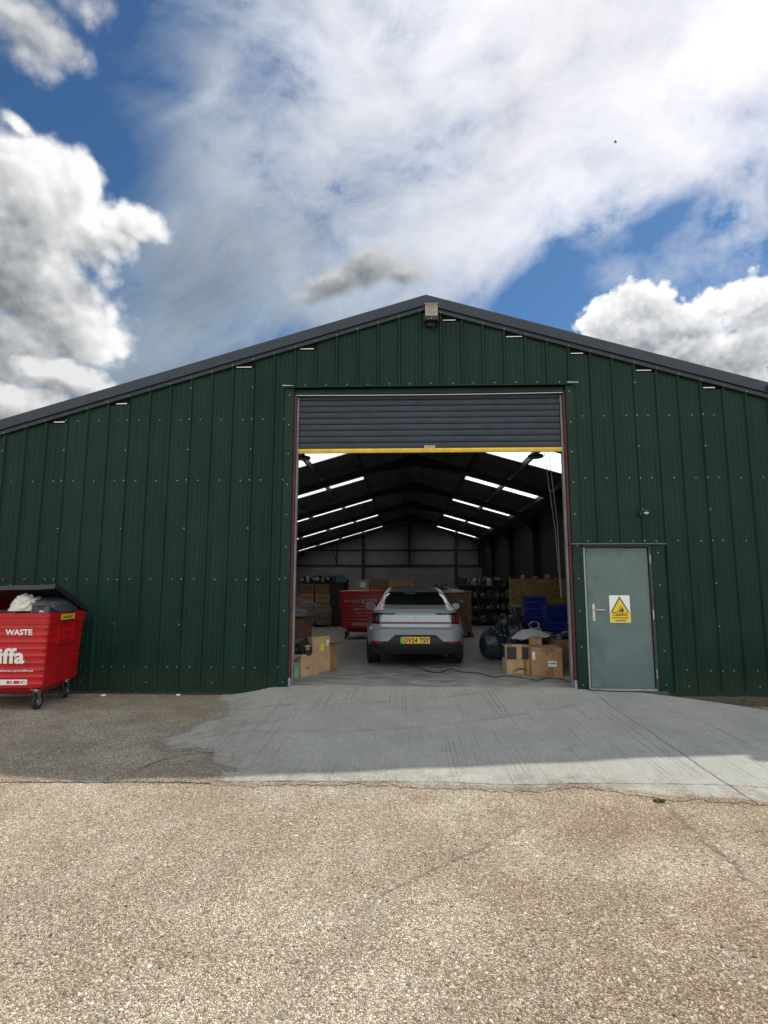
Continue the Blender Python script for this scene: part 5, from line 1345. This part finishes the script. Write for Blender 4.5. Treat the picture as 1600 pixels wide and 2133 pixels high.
# cable loop
t = MB(); t.tube([(3.02+.10*math.cos(a)*(1+.1*math.sin(3*a)), 3.0+.04*math.sin(a*2), .69+.07*math.sin(a)) for a in (2*math.pi*k/24 for k in range(27))], .009, 6); t.tube([(3.11,3.0,.66),(3.14,2.95,.60),(3.05,2.9,.57)], .009, 6)
tag(t.build('cable_coil', mat('white_cable', (.55,.56,.56), .4), smooth=True), 'loose coil of white cable beside the blue tool chests', 'cable')

# blue tool chests
M_BLUE = mat('blue_enamel', (.012,.030,.30), .30, coat=.5, var=(2,.1))
M_BLUE2 = mat('dark_blue_enamel', (.008,.018,.16), .35, coat=.4)
M_TRIMS = mat('steel_drawer_trim', (.30,.38,.55), .3, metal=.7)
def chest(label, loc, w, d, h, drawers, rz=0.0):
    L = thing('tool_chest', label, 'tool chest', loc, rz, 'blue metal tool chests')
    MB().box(-w/2,w/2,-d/2,d/2,.05,h).build('cabinet', M_BLUE2, L, bevel=.006)
    z = h-.01
    for dh in drawers:
        q = MB(); q.box(-w/2+.012,w/2-.012,-d/2-.012,-d/2-.0005,z-dh+.008,z); dr = q.build('drawer', M_BLUE, L, bevel=.003)
        q = MB(); q.box(-w/2+.03,w/2-.012,-d/2-.022,-d/2-.0125,z-.012,z-.002); q.build('drawer_trim', M_TRIMS, dr); z -= dh
    MB().box(-w/2-.004,w/2+.004,-d/2-.01,d/2,h+.001,h+.012).build('top', M_BLUE, L, bevel=.003)
    return L
t = chest('taller blue tool chest with stacked top box, left one of the pair', (3.66,5.75,0), .54,.42,1.20, (.11,.17,.20,.17,.12,.12,.12,.10))
MB().box(-.03,.03,-.2345,-.2325,.80,.812).build('badge', M_TRIMS, t)
MB().cyl((0,-.224,1.055),(0,-.236,1.055),.012,n=10).build('lock', M_TRIMS, t)
t = chest('lower blue tool chest standing against the right jamb side', (4.13,5.5,0), .52,.42,.99, (.14,.26,.14,.14,.12,.10))
MB().box(.0,.09,-.2345,-.2325,.76,.775).build('badge', M_TRIMS, t)

# left of the doorway
GL = 'cartons heaped just inside the left of the doorway'
t = carton('cardboard_box', 'small pale green carton half hidden by the left door jamb', (-1.50,.82,0), R(8), (.34,.26,.235), mat('pale_green_card', (.20,.38,.30), .7, var=(9,.3)), group=GL, tape=False)
ob = carton('cardboard_box', 'open brown carton with a curved arrow print holding black office machines, nearest the left jamb', (-1.285,1.02,0), R(-32), (.27,.44,.36), M_KRAFT2, group=GL, open_top=True, flaps=(('f',112,.20),))
q = MB(); n = 12
for i in range(n+1):
    tt = i/n; yy_ = -.10+.10*tt; zz_ = .145+.10*((tt-.5)**2)*1.2-.02; th = .004+.006*math.sin(math.pi*tt); q.v += [(.1362, yy_, zz_-th), (.1362, yy_, zz_+th)]
q.f = [(2*i, 2*i+2, 2*i+3, 2*i+1) for i in range(n)]; q.mi = [0]*n; q.add([(.1362,.0,.175),(.1362,.022,.178),(.1362,.012,.145)], [(0,1,2)])
q.build('printed_arrow', M_INK, ob, recalc=False)
t = carton('cardboard_box', 'tall flat brown carton with yellow sticker leaning behind the open left carton', (-1.08,1.32,0), R(-34), (.12,.46,.60), M_KRAFT2, group=GL, tape=False)
for nm, y0, y1, z0, z1, mm in (('yellow_label',-.03,.06,.36,.48,mat('yellow_label', (.75,.58,.05), .5)), ('paper_label',.13,.19,.44,.54,M_PAPER)): MB().box(.060,.0625,y0,y1,z0,z1).build(nm, mm, t)
t = carton('cardboard_box', 'narrow brown carton with one flap folded out towards the car', (-.97,1.62,0), R(-28), (.16,.36,.46), mat('orange_cardboard', (.33,.185,.085), .85, var=(5,.15)), group=GL, open_top=True, flaps=(('r',75,.17),))
q = MB(); q.box(.081,.083,-.12,-.06,.16,.36); q.build('paper_label', M_PAPER, t)
L = thing('label_printer', 'black office machine with grey screen tipped up in the open left carton', 'printer', (-1.33,1.02,.36), R(-25)); L.rotation_euler = (R(18),R(-14),R(-25))
MB().box(-.15,.13,-.14,.14,-.03,.21).build('case', M_BLACKP, L, bevel=.012)
MB().box(-.02,.07,-.146,-.141,.09,.16).build('screen', mat('dull_screen', (.09,.12,.15), .2), L, bevel=.002)
MB().box(-.12,-.09,-.146,-.141,.04,.14).build('paper_label', M_PAPER, L)
L = thing('steel_pot', 'shiny black rounded appliance at the front of the open left carton', 'appliance', (-1.235,.96,.335))
MB().lathe([(0,0),(.085,0),(.10,.03),(.10,.15),(.085,.17),(0,.172)], n=24).build('case', mat('gloss_black', (.012,.012,.014), .1, coat=.8), L, smooth=True, angle=40)
MB().lathe([(.101,.142),(.1035,.150),(.101,.158)], n=24).build('chrome_ring', M_GALV, L, smooth=True)
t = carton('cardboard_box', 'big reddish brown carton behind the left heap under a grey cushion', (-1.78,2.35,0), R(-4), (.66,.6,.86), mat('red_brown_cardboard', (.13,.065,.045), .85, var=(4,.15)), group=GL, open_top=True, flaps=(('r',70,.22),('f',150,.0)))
L = thing('cushion', 'dark grey padded bundle resting on the reddish brown carton', 'cushion', (-1.74,2.22,.90))
q = MB(); crumple(q, (0,0,.04), (.33,.30,.10), 81, .2, 1.5, 4, flat=-.04); q.build('padding', mat('grey_padding', (.085,.095,.11), .6, var=(5,.2)), L, smooth=True, angle=80)

# ---------------------------------------------------------------- depth of the shed
M_G1 = mat('light_grey_plastic', (.30,.31,.31), .45, var=(9,.3)); M_G2 = mat('mid_grey_plastic', (.13,.135,.14), .5, var=(9,.3))
def clutter(parent, x0, x1, levels, y, n, seed):
    rr = random.Random(seed)
    ms = [M_BLACKP, M_BLACKP, M_STEEL, M_G2, M_G1]
    q = MB()
    for z, hmax in levels:
        for i in range(n):
            q.cur = rr.choices(range(5), (40, 20, 20, 14, 5))[0]
            w, h_, d = rr.uniform(.05,.20), rr.uniform(.05, hmax), rr.uniform(.05,.2); x = rr.uniform(x0, x1)
            if rr.random() < .3: q.cyl((x, y+rr.uniform(-.15,.1), z), (x+rr.uniform(-.05,.05), y+rr.uniform(-.1,.1), z+h_), w*.4, w*rr.uniform(.2,.5), 9)
            else: q.obox((x, y+rr.uniform(-.15,.12), z+h_/2), (w, d, h_), (rr.uniform(-.25,.25), rr.uniform(-.3,.3), rr.uniform(-.8,.8)))
        for i in range(n//5):
            q.cur = rr.choice((0, 3)); x = rr.uniform(x0, x1); q.tube([(x, y-.2, z+hmax*.4), (x+rr.uniform(-.1,.1), y-.26, z+.02), (x+rr.uniform(-.25,.25), y-.22, z+hmax*rr.uniform(-.6,.3))], .009, 5)
    return tag(q.build('packed_oddments', ms, parent, bevel=0), kind='stuff')
def pallet(parent, w, d, m=None):
    m = m or M_KRAFT3
    for i in range(5): MB().box(-w/2+i*(w-.09)/4, -w/2+i*(w-.09)/4+.09, -d/2, d/2, .112, .13).build('pallet_board', m, parent)
    for i in range(3): MB().box(-w/2+i*(w-.1)/2, -w/2+i*(w-.1)/2+.1, -d/2, d/2, .0, .10).build('pallet_runner', m, parent)
L = thing('wrapped_pallet', 'pallet of brown cartons in cloudy stretch film at the left of the shed', 'pallet', (-2.85,11.6,0), R(6)); pallet(L, 1.15, 1.0)
q = MB(); rr = random.Random(5)
for k, (x, z, w, h_) in enumerate(((-.29,.14,.54,.34),(.29,.14,.54,.34),(-.29,.49,.54,.34),(.29,.49,.54,.34),(-.27,.84,.52,.33),(.30,.84,.52,.33),(-.25,1.18,.5,.33),(.28,1.18,.5,.33))):
    o = MB().box(x-w/2, x+w/2, -.45+rr.uniform(-.02,.02), .45, z, z+h_-.008).build('stacked_carton', rr.choice((M_KRAFT3, M_KRAFT)), L, bevel=.006)
    MB().box(x-.16, x+.16, -.474, -.4715, z+.18, z+.20).build('carton_print', M_INK, o)
q = MB()
def film(u, v):
    a = -.75+u*1.5; x = a*.86; y = -.50-.07*math.sin(v*3)+.05*mnoise.noise(Vector((u*5, v*6, 1))) - .06*math.sin(u*3.1); z = .12+v*(.95-.38*u)+.03*mnoise.noise(Vector((u*7, v*4, 4)))
    return (x, y, z)
q.grid(26, 18, film); q.build('stretch_film', M_FILM, L, smooth=True, recalc=False)
L = thing('shelf_unit', 'low dark shelf top crowded with grey and white electrical goods above the left pallet', 'shelf', (-2.85,12.6,0))
MB().box(-.75,1.10,-.25,.35,1.53,1.57).build('shelf_board', M_STEEL, L); SHELF = L
for x in (-.72, 1.07): MB().box(x-.02,x+.02,-.22,-.18,0,1.53).build('leg', M_STEEL, L)
MB().box(-.75,1.10,.36,.38,0,1.57).build('back_panel', M_BLACKP, L)
GG = 'grey and black goods on the left shelf'
rr = random.Random(9)
def gadget(x, y, z, kind, lab, g_, sc=1.0):
    w, h_ = rr.uniform(.13,.26)*sc, rr.uniform(.12,.26)*sc
    L = thing('appliance', lab, 'appliance', (x, y, z), rr.uniform(-.5,.5), g_)
    m1, m2 = rr.choice(((M_G1, M_BLACKP), (M_G2, M_BLACKP), (M_BLACKP, M_G1)))
    if kind % 3 == 0:
        MB().box(-w/2,w/2,-.12,.12,0,h_).build('case', m1, L, bevel=.015); MB().box(-w*.35,w*.35,-.126,-.1205,h_*.25,h_*.8).build('front_panel', m2, L)
    elif kind % 3 == 1:
        MB().lathe([(0,0),(w*.5,0),(w*.55,.03),(w*.42,h_*.8),(w*.2,h_),(0,h_)], n=14).build('case', m1, L, smooth=True, angle=35); MB().tube([(w*.4,0,.05),(w*.75,0,h_*.3),(w*.7,0,h_*.7),(w*.3,0,h_*.8)], .012, 6).build('handle', m2, L, smooth=True)
    else:
        q = MB(); crumple(q, (0,0,h_*.4), (w*.6,.12,h_*.5), int(x*77) % 50, .4, 2.5, 3, flat=-h_*.4); q.build('case', m1, L, smooth=True, angle=50); MB().box(-w*.2,w*.25,-.14,-.12,h_*.3,h_*.6).build('front_panel', m2, L)
    return L
names = ['leftmost grey appliance on the shelf above the cartons', 'second appliance from the left on the shelf above the cartons', 'third appliance from the left on the left shelf', 'fourth appliance from the left on the left shelf', 'middle appliance on the left shelf', 'appliance just right of the middle on the left shelf', 'appliance left of the blue panel on the left shelf']
for i in range(7): gadget(-3.45+i*.19, 12.55-.1*(i % 2), 1.57, i, names[i], GG, 1.15)
clutter(SHELF, -.68, 1.02, ((1.57,.26),), .05, 46, 5)
L = thing('display_panel', 'framed teal blue panel standing on the right end of the left shelf', 'panel', (-2.0,12.45,1.57))
MB().box(-.16,.18,-.02,.02,0,.32).build('frame', M_G1, L, bevel=.005); MB().box(-.14,.16,-.026,-.021,.03,.30).build('screen', mat('teal_print', (.02,.13,.20), .4, var=(10,.6)), L)
L = thing('metal_cabinet', 'tall black metal cabinet between the wrapped pallet and the inner red bin', 'cabinet', (-2.1,11.8,0))
MB().box(-.30,.26,-.25,.25,.03,1.50).build('carcass', mat('black_cabinet', (.014,.015,.016), .5), L, bevel=.006)
for x0, x1 in ((-.295,-.022),(-.018,.255)): 
    d_ = MB().box(x0,x1,-.268,-.2505,.05,1.48).build('door', M_BLACKP, L, bevel=.003); MB().box(x1-.05,x1-.03,-.285,-.2685,.75,.9).build('handle', M_GALV, d_)
L = thing('cardboard_pallet', 'low stack of cartons on a pallet behind the inner red bin, film wrapped', 'pallet', (-.30,9.9,0)); pallet(L, 1.9, 1.0)
for x, z, w, h_, mm, wr in ((-.70,.14,.5,1.0,M_KRAFT3,0),(-.1,.14,.6,1.0,M_KRAFT3,0),(.60,.14,.7,1.0,M_KRAFT3,0),(-.66,1.15,.46,.50,M_WRAP,1),(-.10,1.15,.50,.53,M_KRAFT3,0),(.58,1.15,.74,.50,M_KRAFT,0)):
    o = MB().box(x-w/2,x+w/2,-.45,.4,z,z+h_-.01).build('stacked_carton', mm, L, bevel=.008)
    if wr: MB().box(x-.05,x+.10,-.455,-.4515,z+.25,z+.40).build('paper_label', M_PAPER, o)
MB().box(.93,.96,-.45,.4,1.15,1.70).build('edge_protector', M_KRAFT2, L)
L = thing('pallet_carton', 'tall dark brown pallet carton behind the right side of the car', 'box', (1.92,8.0,0)); pallet(L, .9, .9)
MB().box(-.40,.40,-.45,.45,.135,1.22).build('carton_body', M_KRAFT3, L, bevel=.006); q = MB(); crumple(q, (-.1,0,1.26), (.34,.3,.10), 90, .3, 2, 4); q.build('stretch_film', M_WRAP, L, smooth=True, angle=70)
MB().box(.05,.17,-.456,-.4515,.98,1.05).build('paper_label', M_G1, L)
L = thing('folded_stand', 'jumble of black and white folded stands on the tall dark carton behind the car roof', 'stand', (1.55,8.0,1.30))
q = MB(); 
for a, b in (((-.35,0,.03),(.1,.1,.18)),((-.3,.1,.15),(.15,0,.05)),((-.1,0,.02),(-.02,.05,.22)),((-.4,0,.08),(-.15,0,.20))): q.cyl(a, b, .03, .02, 7)
q.build('black_legs', M_BLACKP, L, smooth=True)
q = MB(); q.cyl((-.02,0,.14),(.34,-.05,.02),.014,n=6); q.cyl((-.05,.05,.12),(.45,0,.06),.012,n=6); q.build('pale_legs', M_G1, L)

# racking full of black goods
L = thing('storage_rack', 'tall dark rack crammed with black and grey equipment in the right half of the shed', 'rack', (3.42,12.3,0))
for x in (-1.0,-.33,.33,1.0):
    for y in (-.3,.3): MB().box(x-.03,x+.03,y-.03,y+.03,0,1.75).build('upright', M_STEEL, L)
for z in (.12,.55,.98,1.40): MB().box(-1.02,1.02,-.32,.32,z,z+.04).build('shelf_board', M_STEEL, L)
MB().box(-1.02,1.02,.33,.35,0,1.70).build('back_panel', M_BLACKP, L)
RACK = L
pos = {.16:'bottom', .59:'second', 1.02:'third', 1.44:'top'}
for zi, (z, nm) in enumerate(pos.items()):
    for i in range(8):
        x = 3.42-.86+i*.245
        side = ('leftmost', 'second from left', 'third from left', 'fourth from left', 'fourth from right', 'third from right', 'second from right', 'rightmost')[i]
        gadget(x, 12.15, z, i+zi, f'{side} item on the {nm} shelf of the dark rack', 'equipment on the dark rack', 1.15)
gadget(3.78,11.95,1.60,0,'pale box shaped machine on the very top of the dark rack', 'equipment on the dark rack', 1.3)
clutter(RACK, -.98, .98, ((.16,.30),(.59,.32),(1.02,.32),(1.44,.34)), .02, 60, 3)
# chipboard partition
L = thing('chipboard_partition', 'orange brown chipboard partition on a timber frame at the right of the shed', 'partition', (4.75,9.4,0))
def osb():
    m = bpy.data.materials.new('oriented_strand_board'); m.use_nodes = True; t = m.node_tree; N = NT(t); b = t.nodes['Principled BSDF']
    P = N.n('ShaderNodeTexCoord').outputs['Object']; mp = N.n('ShaderNodeMapping'); t.links.new(P, mp.inputs[0]); mp.inputs['Scale'].default_value = (1, 1, 2.2)
    c = N.voro(mp.outputs[0], 14, 'F1', 'Color'); sp = N.n('ShaderNodeSeparateColor'); t.links.new(c, sp.inputs[0])
    t.links.new(N.ramp(sp.outputs[0], [(0,(.14,.085,.035)),(.5,(.24,.15,.065)),(1,(.33,.22,.10))]), b.inputs['Base Color']); b.inputs['Roughness'].default_value = .75
    return m
M_OSB = osb()
for x0, x1 in ((-.92,.30),(.304,1.25)):
    MB().box(x0,x1,-.009,.009,.86,1.68).build('chipboard_sheet', M_OSB, L)
M_TIMBER = mat('softwood', (.36,.25,.14), .75, var=(6,.2))
MB().box(-.97,1.25,-.05,.04,.80,.86).build('rail', M_TIMBER, L)
for x in (-.96,-.30,.5,1.2): MB().box(x-.025,x+.025,.01,.06,0,1.72).build('stud', M_TIMBER, L)
MB().beam((-.42,-.02,.45), (-.22,-.02,.80), .03, .045, (0,1,0)).build('brace', M_TIMBER, L)
L = thing('workbench', 'low timber bench with brown drawers under the chipboard partition', 'bench', (4.2,9.1,0))
MB().box(-.45,.75,-.3,.2,.80,.84).build('bench_top', M_TIMBER, L)
for x in (-.42,.05,.70): MB().box(x-.03,x+.03,-.28,-.22,0,.80).build('leg', M_TIMBER, L)
for x0, x1, mm in ((-.38,.0,M_KRAFT3),(.10,.36,mat('maroon_panel', (.10,.02,.02), .6)),(.38,.66,M_KRAFT)): MB().box(x0,x1,-.2,.15,.25,.72).build('drawer_front', mm, L, bevel=.006)
for i, (x, z_) in enumerate(((4.2,1.68),(4.6,1.68),(5.0,1.68),(5.4,1.68))):
    gadget(x, 9.45, 1.695, i+1, ('leftmost','second','third','rightmost')[i]+' small object lying along the top of the chipboard partition', 'objects along the top of the chipboard partition', .55)

# ---------------------------------------------------------------- cables and bird
def spline(pts, n=8):
    out = []
    for i in range(len(pts)-1):
        p0, p1, p2, p3 = (Vector(pts[max(0, min(len(pts)-1, i+k))]) for k in (-1, 0, 1, 2))
        for j in range(n):
            t = j/n; out.append(.5*((2*p1)+(-p0+p2)*t+(2*p0-5*p1+4*p2-p3)*t*t+(-p0+3*p1-3*p2+p3)*t**3))
    out.append(Vector(pts[-1])); return out
pts = [(.45,2.4,.01),(.70,1.75,.01),(.91,1.30,.01),(1.08,1.42,.01),(1.234,1.74,.01),(1.373,1.42,.01),(1.656,1.30,.01),(1.857,.90,.01),(2.047,1.02,.01),(2.256,.92,.01),(2.494,.64,.01),(2.715,.86,.01),(2.88,.72,.01),(2.97,.40,.01),(3.0,.16,.01),(3.0,-.02,.012),(3.03,-.10,.01)]
tag(MB().tube(spline(pts), .0065, 6).build('power_cable', M_BLACKP, smooth=True), 'thin black cable snaking over the shed floor behind the car to the right jamb', 'cable')
pts = [(3.03,-.10,0),(3.35,-.16,0),(3.73,-.20,0),(4.1,-.30,0),(4.42,-.45,0),(4.75,-.66,0),(5.0,-.86,0),(5.15,-.78,0),(5.25,-.95,0),(5.10,-1.10,0),(5.30,-1.25,0),(5.8,-1.3,0)]
tag(MB().tube([Vector((p.x, p.y, max(apron_z(p.x, p.y), yard_z(p.x, p.y))+.009)) for p in spline(pts)], .0075, 6).build('power_cable', M_BLACKP, smooth=True), 'black cable lying on the concrete from the side door to the right edge', 'cable')
L = thing('bird', 'tiny dark bird gliding high in the white cloud at the upper right', 'bird', tuple(CAM_POS + Vector((.3045,.7160,.6282))*60))
q = MB()
crumple(q, (0,0,0), (.05,.05,.13), 3, .1, 1, 3); q.build('body', M_INK, L, smooth=True)
for s_ in (-1, 1): MB().add([(0,0,.06),(s_*.07,.02,.09),(s_*.12,.05,-.06),(s_*.08,.03,-.17),(s_*.04,.01,-.04),(0,.03,-.03)], [(0,1,2,3,4,5)]).build('wing', M_INK, L, recalc=False)

# dirt and grit under the right end of the wall
def grit():
    rr = random.Random(6); q = MB()
    for i in range(1500):
        if rr.random() < .5: x = rr.uniform(4.5, 6.3); y = -rr.random()**1.6*1.0-.02
        else: x = rr.uniform(-6.2, -2.4); y = -rr.random()**2*.25-.01
        if left_edge(y) < x < right_edge(y): continue
        s = rr.uniform(.004,.016); z = yard_z(x, y); a = rr.random()*3
        q.add([(x+s*math.cos(a+k*2.1)*rr.uniform(.6,1), y+s*math.sin(a+k*2.1)*rr.uniform(.6,1), z-.002) for k in range(3)]+[(x, y, z+s*rr.uniform(.3,.7))], [(0,1,3),(1,2,3),(2,0,3)])
    tag(q.build('grit', mat('dark_grit', (.12,.095,.07), .9, var=(20,.5))), 'dark leaf litter and grit along the foot of the green walls', kind='stuff')
    q = MB(); n = 40
    vs = []
    for i in range(n+1):
        x = 4.35+2.2*i/n; vs += [(x, -.01, YARD+.055+.012*mnoise.noise(Vector((x*6,0,0)))), (x, -.30+.05*mnoise.noise(Vector((x*3,5,0)))-.25*min(1,(x-4.35)), YARD-.004)]
    q.add(vs, [(2*i, 2*i+1, 2*i+3, 2*i+2) for i in range(n)])
    tag(q.build('soil_bank', mat('brown_soil', (.085,.065,.045), .95, var=(14,.5), bump=(30,.02)), recalc=False), 'narrow bank of brown soil along the wall right of the ramp', kind='structure')
grit()
